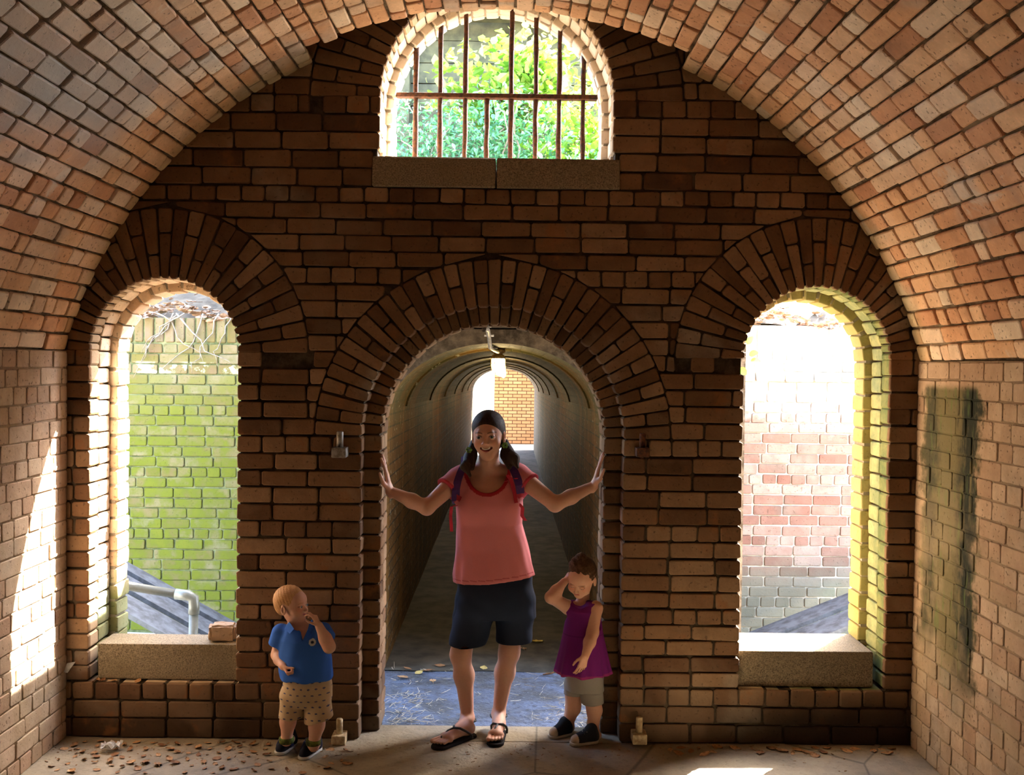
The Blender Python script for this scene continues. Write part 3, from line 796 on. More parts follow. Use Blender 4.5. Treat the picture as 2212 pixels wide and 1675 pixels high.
# ================================================================ leaves
def leaf_mesh(name, seed, L=.06, mat=None):
    r = random.Random(seed); n = 7; V = []; curl = r.uniform(.05, .5); bend = r.uniform(-.2, .35); wd = r.uniform(.30, .48)
    for i in range(n+1):
        t = i/n; w_ = L*wd*sin(pi*min(t*.95+.03, 1))**.8*(1-.3*t)+.0006
        z = L*(.10*curl*4*(t-.5)**2+bend*.2*t*t)
        for j in (-1, -.5, 0, .5, 1): V.append((L*(t-.5), w_*j, z+L*curl*.28*abs(j)**1.5*(1+.3*r.uniform(-1, 1))))
    V.append((L*.5, 0, z)); V.append((L*.72, L*.05, z*.3+.002)); V.append((L*.72, -L*.0, z*.3))
    k = 5; F_ = [(i*k+j, i*k+j+1, (i+1)*k+j+1, (i+1)*k+j) for i in range(n) for j in range(k-1)]+[(len(V)-3, len(V)-2, len(V)-1)]
    zmin = min(v[2] for v in V); V = [(a, b, c-zmin) for a, b, c in V]
    me = bpy.data.meshes.new(name); me.from_pydata(V, [], F_); me.polygons.foreach_set('use_smooth', [True]*len(me.polygons))
    if mat: me.materials.append(mat)
    return me
def leaf_mat(name, a, b):
    t = NT(name); P = t.n('ShaderNodeTexCoord').outputs['Object']; oi = t.n('ShaderNodeObjectInfo').outputs['Random']
    col = t.mix(oi, a, b); n = t.noise(P, 60, 3); col = t.mix(t.mr(n, .5, .7, 0, .6), col, tuple(c*.4 for c in a)); return t.done(col, .7, .3)
M['leafb'] = leaf_mat('dry_leaf', (0.20, 0.085, 0.03), (0.44, 0.25, 0.11))
M['leafy'] = leaf_mat('yellow_leaf', (0.50, 0.38, 0.08), (0.42, 0.30, 0.10))
LM = [leaf_mesh('dry_leaf', s, mat=M['leafb']) for s in range(6)]
LY = [leaf_mesh('yellow_leaf', s+20, mat=M['leafy']) for s in range(2)]
rl = random.Random(5)
def put_leaf(x, y, z, me, label, group, sc, name='dry_leaf'):
    o = bpy.data.objects.new(name, me); COL.objects.link(o); o.location = (x, y, z+.002)
    o.rotation_euler = (rl.uniform(-.25, .25), rl.uniform(-.25, .25), rl.uniform(0, 2*pi)); o.scale = (sc,)*3
    tag(o, label, 'leaf', group); return o
def floor_at(px, py, z=0.0):
    d = _F + _R*(px-CX)/FPX - _U*(py-CY)/FPX
    return CAM+d*((z-CAM[2])/d[2])
LP_ = []; n_ = 0; tries = 0
while n_ < 90 and tries < 4000:
    tries += 1
    px = rl.uniform(70, 640) if rl.random() < .85 else rl.uniform(560, 760); py = 1596+abs(rl.gauss(0, 1))*36
    if py > 1672: continue
    p = floor_at(px, py)
    if p[0] < -WX+.06 or p[1] > -.05 or (585 < px < 700 and py < 1660) or any(hypot(p[0]-a, p[1]-b) < .055 for a, b in LP_): continue
    LP_.append((p[0], p[1])); zone = ('in the left corner by the clear wrapper', 'left corner') if px < 300 else (('on the dusty floor in front of the wall under the left sill', 'under the left sill') if px < 560 else ('on the floor around the feet of the boy', 'around the boy'))
    put_leaf(p[0], p[1], 0, rl.choice(LM), 'dry brown leaf '+zone[0], 'dry leaves '+zone[1], rl.uniform(.42, .9)); n_ += 1
n_ = 0; tries = 0
while n_ < 26 and tries < 3000:
    tries += 1
    px = rl.uniform(1440, 1985); py = 1607+abs(rl.gauss(0, 1))*9
    p = floor_at(px, py)
    if p[0] > WX-.06 or p[1] > -.05 or any(hypot(p[0]-a, p[1]-b) < .05 for a, b in LP_): continue
    LP_.append((p[0], p[1]))
    put_leaf(p[0], p[1], 0, rl.choice(LM), 'dry brown leaf on the floor along the wall at the right side', 'dry leaves on the right floor', rl.uniform(.6, 1.1)); n_ += 1
for px, py in ((880, 1446), (905, 1455), (925, 1450), (950, 1440), (1045, 1445), (1040, 1392), (1160, 1390), (1185, 1460), (1130, 1405), (935, 1475), (870, 1465), (1085, 1420)):
    p = floor_at(px, py, -.115); put_leaf(p[0], p[1], -.112, rl.choice(LY+LM[:2]), 'fallen leaf on the passage floor behind the doorway', 'leaves on the passage floor', rl.uniform(.9, 1.6), 'fallen_leaf')
for px, py in ((212, 1462), (222, 1465), (245, 1466), (298, 1473)):
    x, _, _ = at(px, py, .02); put_leaf(x, .022, .279, rl.choice(LM), 'dry leaf on the brick ledge below the left granite sill', 'leaves on the left ledge', rl.uniform(.6, .9))

# straw and twigs in the passage: nobody could count them
def litter(name, label, n, fpos, mat, L=(.02, .09), th=.0012, seed=3, cat='litter'):
    r = random.Random(seed); m = MB()
    for _ in range(n):
        p = fpos(r); a = r.uniform(0, 2*pi); l = r.uniform(*L)
        d = Vector((cos(a), sin(a), r.uniform(-.15, .3)))*l; k = Vector((r.uniform(-1, 1), r.uniform(-1, 1), 0))*l*.12
        q = Vector(p); m.tube([q, q+d*.5+k, q+d], th*r.uniform(.6, 1.6), 4, cap=False)
    o = m.build(name, mat); tag(o, label, cat, kind='stuff'); return o
M['straw'] = plain_mat('pale_straw', (0.5, 0.44, 0.33), .8, .2, c2=(.2, .15, .1), scale=20)
def ppos(r):
    while True:
        if r.random() < .5: p = floor_at(r.gauss(1290, 45), r.uniform(1500, 1568), -.115)
        elif r.random() < .6: p = floor_at(r.gauss(880, 35), r.uniform(1500, 1568), -.115)
        else: p = floor_at(r.uniform(830, 1300), r.uniform(1440, 1568), -.115)
        return (p[0], p[1], -.112)
litter('twig_litter', 'pale straw and twigs strewn on the passage floor behind the doorway', 520, ppos, M['straw'])
litter('crumb_litter', 'small dark crumbs of leaf scattered over the room floor', 220, lambda r: tuple(floor_at(r.uniform(100, 1900), 1605+abs(r.gauss(0, 30)), 0))[:2]+(.003,), M['leafb'], (.005, .02), .0016, 8)

# plastic wrappers
def wrapper(name, x, y, z, s, label, seed, stand=False):
    bm = bmesh.new(); bmesh.ops.create_grid(bm, x_segments=9, y_segments=9, size=s); r = random.Random(seed)
    for v in bm.verts:
        q = v.co.copy()
        h = .5*s*abs(sin(q.x/s*3+seed))*abs(cos(q.y/s*2.5))+r.uniform(-.1, .1)*s
        v.co = Vector((x+q.x*.8+r.uniform(-1, 1)*s*.06, y+q.y*.6, z+.003+max(h+.25*s, 0)))
    m = MB(); m.bm(bm); o = m.build(name, M['plastic'], None, False); tag(o, label, 'plastic wrapper'); return o
t = NT('clear_plastic'); M['plastic'] = t.done((.85, .85, .82), .12, .6, Transmission_Weight=.45)
p = floor_at(240, 1622); wrapper('plastic_wrapper', p[0], p[1], 0, .055, 'crumpled clear plastic wrapper on the floor in the left corner', 2)
x, _, z = at(148, 1442, -.03); 
m = MB(); r_ = random.Random(3)
m.add([(x-.03, -.02, z-.03), (x-.005, -.035, z+.022), (x+.03, -.018, z+.024), (x+.012, -.03, z-.004), (x-.012, -.012, z-.034)], [(0, 1, 3, 4), (1, 2, 3)])
o = m.build('plastic_scrap', M['plastic']); tag(o, 'small torn plastic scrap stuck to the wall at the left corner', 'plastic scrap')
# ================================================================ growth behind the barred window
def foliage_mat(name, a, b, c):
    t = NT(name); A = t.sep(t.attr('bc')); col = t.ramp(A[0], [(0, a), (.6, b), (1, c)])
    t.set(t.p.inputs['Base Color'], col); t.set(t.p.inputs['Roughness'], .45)
    tr = t.n('ShaderNodeBsdfTranslucent'); t.set(tr.inputs[0], t.mix(1.0, col, (1.0, 1.25, .5), 'MULTIPLY'))
    mx = t.n('ShaderNodeMixShader'); mx.inputs[0].default_value = .35
    t.t.links.new(t.p.outputs[0], mx.inputs[1]); t.t.links.new(tr.outputs[0], mx.inputs[2]); t.t.links.new(mx.outputs[0], t.out.inputs[0])
    return t.m
M['fol_teal'] = foliage_mat('blue_green_foliage', (0.05, 0.16, 0.07), (0.12, 0.30, 0.16), (0.26, 0.45, 0.26))
M['fol_lime'] = foliage_mat('yellow_green_foliage', (0.10, 0.22, 0.03), (0.30, 0.45, 0.07), (0.55, 0.60, 0.15))
M['bark'] = plain_mat('grey_twig_bark', (0.32, 0.27, 0.2), .85, .2, c2=(.16, .12, .09), scale=30)
def shrub(label, c, rad, n, ls, mat, seed, narrow=.35, name='shrub'):
    r = random.Random(seed); root = empty(name, (c[0], c[1], c[2]-rad[2])); tag(root, label, 'bush', 'bushes on the bank behind the barred window')
    st = MB(); tips = []
    for i in range(16):
        a = r.uniform(0, 2*pi); q = r.uniform(.2, .95)
        e = Vector((c[0]+rad[0]*q*cos(a), c[1]+rad[1]*q*sin(a), c[2]+rad[2]*r.uniform(-.6, .9)))
        b0 = Vector((c[0]+r.uniform(-.1, .1), c[1]+r.uniform(-.1, .1), c[2]-rad[2])); pts = []
        for k in range(7):
            t = k/6; pts.append(b0.lerp(e, t)+Vector((r.uniform(-1, 1), r.uniform(-1, 1), sin(t*pi)*1.2))*.10)
        st.tube(pts, [.012*(1-t/7)+.003 for t in range(7)], 5); tips += pts[2:]
    st.build('stems', M['bark'], root, True)
    V = []; F_ = []; C_ = []
    for i in range(n):
        if r.random() < .6:
            p = r.choice(tips)+Vector((r.gauss(0, .12), r.gauss(0, .12), r.gauss(0, .12)))
        else:
            a = r.uniform(0, 2*pi); u = r.uniform(-1, 1); s = (r.random()**.4); k = sqrt(1-u*u)
            p = Vector((c[0]+rad[0]*s*k*cos(a), c[1]+rad[1]*s*k*sin(a), c[2]+rad[2]*s*u))
        L = ls*r.uniform(.6, 1.4); d = Vector((r.gauss(0, 1), r.gauss(0, 1), r.gauss(-.2, .8))).normalized()
        sd = d.cross(Vector((r.gauss(0, 1), r.gauss(0, 1), 1.5))).normalized()*L*narrow; up = sd.cross(d).normalized()*L*.12
        b = len(V); V += [p, p+d*L*.22+sd*.8+up*.6, p+d*L*.55+sd*.95+up, p+d*L*.85+sd*.4+up*.4, p+d*L*1.05, p+d*L*.85-sd*.4+up*.4, p+d*L*.55-sd*.95+up, p+d*L*.22-sd*.8+up*.6, p+d*L*.5]
        F_ += [(b+8, b+j+1, b+j) for j in range(7)]+[(b+8, b, b+7)]; cc = (r.random(), r.random(), 0, 1); C_ += [cc]*8
    mesh_obj('foliage', V, F_, mat, root, False, {'bc': ('FACE', C_)})
    return root
shrub('blue green leafy bush at the left behind the window bars', (-.75, 4.3, 3.72), (.75, .5, .62), 3000, .055, M['fol_teal'], 1, .22)
shrub('teal tangled bush behind the middle window bars', (.0, 4.55, 3.85), (.75, .5, .62), 3200, .06, M['fol_teal'], 2, .24)
shrub('bright yellow green bush at the right behind the window bars', (.85, 4.6, 3.95), (.7, .5, .7), 2400, .075, M['fol_lime'], 3, .38)
shrub('tall broad leaved climber rising to the top of the barred window', (.05, 4.95, 4.65), (.85, .35, .50), 1500, .095, M['fol_lime'], 4, .40, 'climber')
shrub('small dark bush low at the right behind the window bars', (.75, 4.0, 3.45), (.5, .3, .35), 1300, .05, M['fol_teal'], 5, .3)
# timber retaining wall and beam
m = MB(); r = random.Random(2); z = 2.4; k = 0
while z < 6.4:
    h = r.uniform(.22, .27); m.box((-4.2, 6.0+r.uniform(0, .02), z+.008), (1.05, 6.14, z+h), ch=.006); z += h
tw = empty('timber_wall', (-1.6, 6.0, 2.4)); tag(tw, 'dark mossy timber retaining wall behind the bushes', 'timber wall')
m.build('boards', M['darkwood'], tw)
for x in (-2.6, -1.1, .15): 
    m = MB(); m.box((x-.09, 5.86, 2.4), (x+.09, 6.02, 6.5), ch=.01); m.build('post', M['darkwood'], tw)
m = MB(); m.box((-4.2, 5.55, 5.52), (1.3, 5.84, 5.78), ch=.012); m.build('beam', M['darkwood'], tw)

# ---------------------------------------------------------------- leaf heaps and roots on the ditch wall
def heap(name, label, x0, x1, n, seed, mat):
    r = random.Random(seed); V = []; F_ = []
    for i in range(n):
        y = DY+abs(r.gauss(0, .22))-.03; x = r.uniform(x0, x1)
        z = 2.245+min(1, max(0, (y-DY-.25)/.4))*.24+r.uniform(0, .06)+.05*sin(x*9)
        me = LM[i % 6]; M_ = Matrix.Translation((x, y, z)) @ Matrix.Rotation(r.uniform(0, 6.3), 4, 'Z') @ Matrix.Rotation(r.uniform(-.9, .9), 4, 'X') @ Matrix.Scale(r.uniform(.7, 1.4), 4)
        b = len(V); V += [M_ @ v.co for v in me.vertices]; F_ += [tuple(b+q for q in p.vertices) for p in me.polygons]
    o = mesh_obj(name, V, F_, mat, None, True); tag(o, label, 'leaf litter', kind='stuff')
M['leafh'] = plain_mat('heaped_dry_leaves', (0.42, 0.26, 0.16), .75, .3, c2=(0.16, 0.09, 0.05), scale=22)
heap('leaf_litter', 'brown leaf heap along the top of the mossy ditch wall at the left', -3.6, -1.7, 520, 1, M['leafh'])
heap('leaf_litter', 'reddish leaf heap along the top of the bright ditch wall at the right', 1.7, 3.8, 480, 2, M['leafh'])
def roots(label, cx, z0, n, seed, name='dry_root', spread=.4, drop=.6):
    r = random.Random(seed); m = MB()
    for i in range(n):
        x = cx+r.uniform(-spread, spread); y = DY-.02; z = z0; pts = []
        dx = r.uniform(-.06, .06)
        for k in range(9): pts.append((x, y-abs(r.gauss(0, .02)), z)); x += dx+r.uniform(-.03, .03); z -= drop/9*r.uniform(.3, 1.4)
        m.tube(pts, [.006*(1-k/10)+.001 for k in range(9)], 5)
    o = m.build(name, M['bark'], None, True); tag(o, label, 'roots')
roots('pale dry roots hanging down the mossy ditch wall at the left', -2.35, 2.27, 9, 4)
# tuft of green leaves and a small plant at the right opening
def sprig(label, base, tips, ls, mat, name='leafy_sprig'):
    root = empty(name, tuple(base)); tag(root, label, 'plant'); r = random.Random(9); st = MB()
    for i, tpt in enumerate(tips):
        a, b = Vector(base), Vector(tpt); mid = (a+b)/2+Vector((0, 0, .02)); st.tube([a, mid, b], .002, 5)
        d = (b-a).normalized(); sd = d.cross(Vector((0, 1, .3))).normalized()*ls*.34
        n = 6; V = []
        for k in range(n+1):
            t = k/n; w_ = sin(pi*min(1, t*.9+.06))**.7*(1-.35*t); V += [b+d*ls*t-sd*w_, b+d*ls*t+Vector((0, -.004, -.004*t)), b+d*ls*t+sd*w_]
        F_ = [(3*k+j, 3*k+j+1, 3*k+4+j, 3*k+3+j) for k in range(n) for j in (0, 1)]
        c = r.random(); mesh_obj('leaf', V, F_, mat, root, True, {'bc': ('FACE', [(c, c, 0, 1)]*len(F_))})
    st.build('stem', M['bark'], root, True)
A_ = lambda x, y, Y=.53: tuple(at(x, y, Y))
sprig('green leaves of a climber poking in at the left edge of the right opening', A_(1580, 770, .462), [A_(1612, 742), A_(1618, 765), A_(1608, 720), A_(1622, 778), A_(1600, 795)], .07, M['fol_lime'])
sprig('tiny green seedling at the foot of the ditch wall seen through the right opening', A_(1812, 1335, 2.9), [A_(1808, 1322, 2.9), A_(1816, 1324, 2.9), A_(1804, 1328, 2.9)], .03, M['fol_lime'], 'seedling')
# ================================================================ figures: smooth distance fields turned into one continuous skin
V3 = lambda *a: np.array(a, dtype=np.float64)
def nrm(v): v = np.asarray(v, float); return v/max(np.linalg.norm(v), 1e-9)
class Prim:
    __slots__ = ('kind', 'a', 'b', 'r1', 'r2', 'k', 'op', 'rot', 'rad', 'flat', 'lo', 'hi')
def cap(a, b, r1, r2=None, k=.02, op='u', flat=None):
    """tapered limb; flat=(axis, factor) squashes its section along an axis"""
    p = Prim(); p.kind = 'c'; p.a = np.asarray(a, float); p.b = np.asarray(b, float); p.r1 = r1; p.r2 = r1 if r2 is None else r2; p.k = k; p.op = op; p.rot = None
    p.flat = flat; m = max(p.r1, p.r2)*(max(1, flat[1]) if flat else 1)+.02+k
    p.lo = np.minimum(p.a, p.b)-m; p.hi = np.maximum(p.a, p.b)+m; return p
def ell(c, rad, rot=None, k=.02, op='u'):
    p = Prim(); p.kind = 'e'; p.a = np.asarray(c, float); p.rad = np.asarray(rad, float); p.rot = rot; p.k = k; p.op = op; p.flat = None
    m = max(rad)+.02+k; p.lo = p.a-m; p.hi = p.a+m; return p
def sdf_eval(p, X, Y, Z):
    if p.kind == 'c':
        ab = p.b-p.a; L2 = max(ab@ab, 1e-9)
        x, y, z = X-p.a[0], Y-p.a[1], Z-p.a[2]
        t = np.clip((x*ab[0]+y*ab[1]+z*ab[2])/L2, 0, 1)
        x = x-t*ab[0]; y = y-t*ab[1]; z = z-t*ab[2]
        if p.flat:
            ax, f = p.flat; q = (x*ax[0]+y*ax[1]+z*ax[2])*(1/f-1)
            x = x+q*ax[0]; y = y+q*ax[1]; z = z+q*ax[2]
            return (np.sqrt(x*x+y*y+z*z)-(p.r1+(p.r2-p.r1)*t))*min(1, f*1.0)
        return np.sqrt(x*x+y*y+z*z)-(p.r1+(p.r2-p.r1)*t)
    x, y, z = X-p.a[0], Y-p.a[1], Z-p.a[2]
    if p.rot is not None:
        R_ = p.rot; x, y, z = (R_[0, 0]*x+R_[1, 0]*y+R_[2, 0]*z, R_[0, 1]*x+R_[1, 1]*y+R_[2, 1]*z, R_[0, 2]*x+R_[1, 2]*y+R_[2, 2]*z)
    r = p.rad
    k0 = np.sqrt((x/r[0])**2+(y/r[1])**2+(z/r[2])**2); k1 = np.sqrt((x/r[0]**2)**2+(y/r[1]**2)**2+(z/r[2]**2)**2)
    return np.where(k1 > 1e-9, k0*(k0-1)/np.maximum(k1, 1e-9), -r.min())
def smin(a, b, k):
    h = np.clip(.5+.5*(b-a)/k, 0, 1); return b*(1-h)+a*h-k*h*(1-h)
def field(prims, lo, hi, res, post=None):
    n = np.maximum(np.ceil((hi-lo)/res).astype(int)+1, 3)
    ax = [lo[i]+res*np.arange(n[i]) for i in range(3)]
    F_ = np.full(n, .5, dtype=np.float32)
    for p in prims:
        i0 = [max(0, int((p.lo[i]-lo[i])/res)-1) for i in range(3)]; i1 = [min(n[i], int((p.hi[i]-lo[i])/res)+2) for i in range(3)]
        if any(a >= b for a, b in zip(i0, i1)): continue
        sl_ = tuple(slice(a, b) for a, b in zip(i0, i1))
        X, Y, Z = np.meshgrid(ax[0][sl_[0]], ax[1][sl_[1]], ax[2][sl_[2]], indexing='ij', sparse=True)
        d = sdf_eval(p, X, Y, Z); A = F_[sl_]
        if p.op == 'u': F_[sl_] = smin(A, d, p.k)
        elif p.op == 's': F_[sl_] = -smin(-A, d, p.k)
        elif p.op == 'i': F_[sl_] = -smin(-A, -d, p.k)
    if post is not None:
        X, Y, Z = np.meshgrid(*ax, indexing='ij', sparse=True); F_ = post(F_, X, Y, Z)
    return F_
def surface(F_, lo, res):
    """surface nets"""
    n = F_.shape; ins = F_ < 0
    c = [F_[i:n[0]-1+i, j:n[1]-1+j, k:n[2]-1+k] for i in (0, 1) for j in (0, 1) for k in (0, 1)]
    s = sum((q < 0).astype(np.int8) for q in c); act = (s > 0) & (s < 8)
    idx = np.argwhere(act)
    if len(idx) == 0: return np.zeros((0, 3)), np.zeros((0, 4), int)
    vid = np.full(act.shape, -1, dtype=np.int64); vid[act] = np.arange(len(idx))
    cv = np.stack([q[act] for q in c], 1).astype(np.float64)
    offs = np.array([(i, j, k) for i in (0, 1) for j in (0, 1) for k in (0, 1)], float)
    acc = np.zeros((len(idx), 3)); cnt = np.zeros(len(idx))
    for a in range(8):
        for b in range(a+1, 8):
            if np.abs(offs[a]-offs[b]).sum() != 1: continue
            m = (cv[:, a] < 0) != (cv[:, b] < 0); t = cv[m, a]/(cv[m, a]-cv[m, b])
            acc[m] += offs[a]+t[:, None]*(offs[b]-offs[a]); cnt[m] += 1
    V = lo+res*(idx+acc/cnt[:, None]); Q = []
    for axn in range(3):
        sl0 = [slice(None)]*3; sl1 = [slice(None)]*3; sl0[axn] = slice(0, -1); sl1[axn] = slice(1, None)
        a, b = ins[tuple(sl0)], ins[tuple(sl1)]; u, v = (axn+1) % 3, (axn+2) % 3
        for flip, m in ((False, a & ~b), (True, ~a & b)):
            e = np.argwhere(m); e = e[(e[:, u] > 0) & (e[:, v] > 0) & (e[:, u] < n[u]-1) & (e[:, v] < n[v]-1)]
            if len(e) == 0: continue
            def g(du, dv):
                q = e.copy(); q[:, u] -= du; q[:, v] -= dv; return vid[q[:, 0], q[:, 1], q[:, 2]]
            q = np.stack([g(1, 1), g(0, 1), g(0, 0), g(1, 0)], 1)
            Q.append(q[:, ::-1] if flip else q)
    return V, np.vstack(Q)
def bounds(prims):
    ps = [p for p in prims if p.op == 'u']
    return np.min([p.lo for p in ps], 0), np.max([p.hi for p in ps], 0)
def sculpt(name, prims, mat, res=.005, fine=(), parent=None, post=None, color=None, box=None, smooth_it=0):
    """fine: boxes (lo, hi, res) meshed more finely; overlapping patches of the same surface"""
    lo, hi = box if box else bounds(prims)
    lo = np.floor(np.asarray(lo)/res)*res
    V, Q = surface(field(prims, lo, np.asarray(hi), res, post), lo, res)
    for fl_, fh, fr in fine:
        fl_, fh = np.asarray(fl_, float), np.asarray(fh, float)
        cen = V[Q].mean(1); m = np.all((cen > fl_+.004) & (cen < fh-.004), axis=1); Q = Q[~m]
    VV = [V]; QQ = [Q]; nv = len(V)
    for fl_, fh, fr in fine:
        fl_, fh = np.asarray(fl_, float), np.asarray(fh, float)
        v, q = surface(field(prims, fl_, fh, fr, post), fl_, fr); VV.append(v); QQ.append(q+nv); nv += len(v)
    V = np.vstack(VV); Q = np.vstack(QQ)
    used = np.zeros(len(V), bool); used[Q.ravel()] = True; mp = np.cumsum(used)-1; V = V[used]; Q = mp[Q]
    o = mesh_obj(name, V, Q, mat, parent, True, {'col': ('POINT', color(V))} if color is not None else None)
    return o
def rotm(yaw=0, pitch=0, roll=0):
    """head/part orientation: yaw turns to image right(+), pitch down(+), roll leans to image right(+)"""
    cy_, sy_ = cos(yaw), sin(yaw); cp, sp = cos(pitch), sin(pitch); cr, sr = cos(roll), sin(roll)
    Rz = np.array([[cy_, -sy_, 0], [sy_, cy_, 0], [0, 0, 1]]); Rx = np.array([[1, 0, 0], [0, cp, -sp], [0, sp, cp]]); Ry = np.array([[cr, 0, sr], [0, 1, 0], [-sr, 0, cr]])
    return Rz @ Ry @ Rx
# local head frame: x image right, y away from the viewer, z up; face looks to -y
def skin_mat(name, rough=.55, sss=True):
    t = NT(name); c = t.n('ShaderNodeAttribute', attribute_name='col').outputs[0]; P = t.pos()
    n = t.noise(P, 90, 3); c = t.mix(t.mr(n, .4, .7, 0, .12), c, t.mix(1.0, c, (.8, .55, .45), 'MULTIPLY'))
    t.bump(n, .05, .002)
    return t.done(c, rough, .35, Subsurface_Weight=.12, Subsurface_Radius=(.02, .008, .004), Subsurface_Scale=.3)
M['skin'] = skin_mat('skin')
def col_mat(name, rough=.85, bump=.1, sc=400):
    t = NT(name); c = t.n('ShaderNodeAttribute', attribute_name='col').outputs[0]; P = t.pos()
    n = t.noise(P, sc, 2); n2 = t.noise(P, 14, 3); c = t.mix(t.mr(n, .3, .7, 0, .18), c, t.mix(1.0, c, (.7, .7, .7), 'MULTIPLY'))
    t.bump(t.math('ADD', n2, t.math('MULTIPLY', n, .15)), bump, .012); return t.done(c, rough, .15)
M['cloth'] = col_mat('cloth')
def hair_mat(name, a, b, vec=(1, 1, .12)):
    t = NT(name); P = t.pos(); v = t.n('ShaderNodeMapping', i_Vector=P, i_Scale=vec).outputs[0]
    n = t.noise(v, 260, 3, .6, .3); t.bump(n, .8, .004); return t.done(t.mix(t.mr(n, .3, .7), a, b), .6, .2)

def head_prims(C, R_, s, kind):
    """s: chin-to-crown height / 0.225; kind adult or child"""
    T = lambda p: C+R_ @ (np.asarray(p, float)*s)
    E = lambda c, r, k=.02, op='u': ell(T(c), np.asarray(r)*s, R_, k*s, op)
    K = lambda a, b, r1, r2, k=.012, op='u': cap(T(a), T(b), r1*s, r2*s, k*s, op)
    if kind == 'adult':
        P = [E((0, .018, .032), (.072, .092, .082)), E((0, -.028, -.022), (.060, .062, .082), .03),
             E((0, -.058, -.090), (.024, .022, .018), .035), E((-.034, -.052, -.030), (.024, .02, .022), .02), E((.034, -.052, -.030), (.024, .02, .022), .02),
             K((-.028, -.082, .022), (.028, -.082, .022), .009, .009, .02)]
        nose = [K((0, -.086, .010), (0, -.106, -.024), .007, .0105, .010), E((-.011, -.098, -.029), (.0085, .009, .007), .006), E((.011, -.098, -.029), (.0085, .009, .007), .006)]
        ez, ex, ey, er = .002, .031, -.079, .0115; mz = -.056; ears = (.073, .012, -.008)
    else:
        P = [E((0, .025, .030), (.082, .098, .084)), E((0, -.022, -.030), (.068, .062, .074), .03),
             E((0, -.058, -.088), (.022, .020, .016), .03), E((-.040, -.050, -.046), (.028, .024, .026), .02), E((.040, -.050, -.046), (.028, .024, .026), .02),
             E((0, -.05, .03), (.055, .035, .04), .03)]
        nose = [K((0, -.086, -.014), (0, -.098, -.036), .006, .010, .012), E((-.010, -.094, -.039), (.008, .008, .006), .006), E((.010, -.094, -.039), (.008, .008, .006), .006)]
        ez, ex, ey, er = -.010, .033, -.076, .0125; mz = -.062; ears = (.080, .02, -.022)
    for sg in (-1, 1):
        P.append(E((sg*ex, ey-.012, ez), (.0165, .012, .010), .010, 's'))       # socket
        P.append(E((sg*ex, ey+.001, ez), (er*1.13, er*1.10, er*1.10), .003))      # lids over the ball
        P.append(E((sg*ex, ey-.012, ez-.0005), (er*.98, .012, er*(.50 if kind == 'adult' else .5)), .0015, 's'))
        e = ears; P.append(E((sg*e[0], e[1], e[2]), (.009, .018, .031), .006)); P.append(E((sg*(e[0]+.007), e[1]-.004, e[2]+.004), (.006, .010, .017), .004, 's'))
    P += nose
    return P, T, (ex, ey, ez, er), mz

def eyes(T, R_, s, e, root, iris=(.10, .16, .20), open_=True):
    ex, ey, ez, er = e
    for sg in (-1, 1):
        c = T((sg*ex, ey, ez)); m = bmesh.new(); bmesh.ops.create_uvsphere(m, u_segments=20, v_segments=14, radius=er*s)
        V = np.array([v.co[:] for v in m.verts]); F_ = [[v.index for v in f.verts] for f in m.faces]; m.free()
        d = nrm(R_ @ V3(0, -1, -.03)); cs = (V/(er*s)) @ d
        colr = np.where((cs > .975)[:, None], (.01, .01, .01), np.where((cs > .80)[:, None], iris, (.55, .50, .46)))
        mesh_obj('eye', V+c, F_, M['eye'], root, True, {'col': ('POINT', colr)})
t = NT('eye'); M['eye'] = t.done(t.n('ShaderNodeAttribute', attribute_name='col').outputs[0], .15, .6)

def hand_prims(Wp, f, n, side, s=1.0, curl=(.15, .15, .18, .22), spread=.10, thumb=(.5, .35), seg=None, k=.006):
    """Wp wrist, f finger direction, n palm normal, side unit vector towards the thumb"""
    f = nrm(f); n = nrm(n-f*np.dot(n, f)); side = nrm(side-f*np.dot(side, f)-n*np.dot(side, n)); P = []
    lat = (.030, .010, -.010, -.029); Lk = (.092, .095, .090, .082); Lf = ((.042, .026, .020), (.046, .029, .021), (.042, .027, .020), (.033, .021, .018)); rf = (.0088, .0092, .0086, .0076)
    for i in range(4):
        kn = Wp+s*(f*Lk[i]+side*lat[i]); P.append(cap(Wp+s*(side*lat[i]*.5+f*.008), kn, .0165*s, .0125*s, .012*s, flat=(n, .8)))
        a = (i-1.5)*-spread; d = nrm(f*cos(a)+side*sin(a)); q = kn; ang = 0
        for j in range(3):
            ang += curl[i]*(1, 1.4, 1.0)[j]; dd = d*cos(ang)+n*sin(ang); e = q+dd*Lf[i][j]*s
            P.append(cap(q, e, rf[i]*s*(1, .93, .86)[j], rf[i]*s*(.93, .86, .74)[j], (.004 if j else .007)*s)); q = e
    t0 = Wp+s*(f*.022+side*.022+n*.006); t1 = t0+s*nrm(f*.62+side*thumb[0]*1.3+n*.35)*.042; t2 = t1+s*nrm(f*.8+side*thumb[0]*.8+n*thumb[1])*.032; t3 = t2+s*nrm(f*.95+side*thumb[0]*.3+n*thumb[1])*.026
    P += [cap(t0, t1, .0155*s, .0115*s, .012*s), cap(t1, t2, .0108*s, .0098*s, .004*s), cap(t2, t3, .0098*s, .0078*s, .003*s)]
    P.append(cap(Wp-f*.02*s, Wp+f*.02*s, .021*s, .022*s, .012*s, flat=(n, .72)))
    return P
def boxed(pts, m): P = np.array(pts); return P.min(0)-m, P.max(0)+m
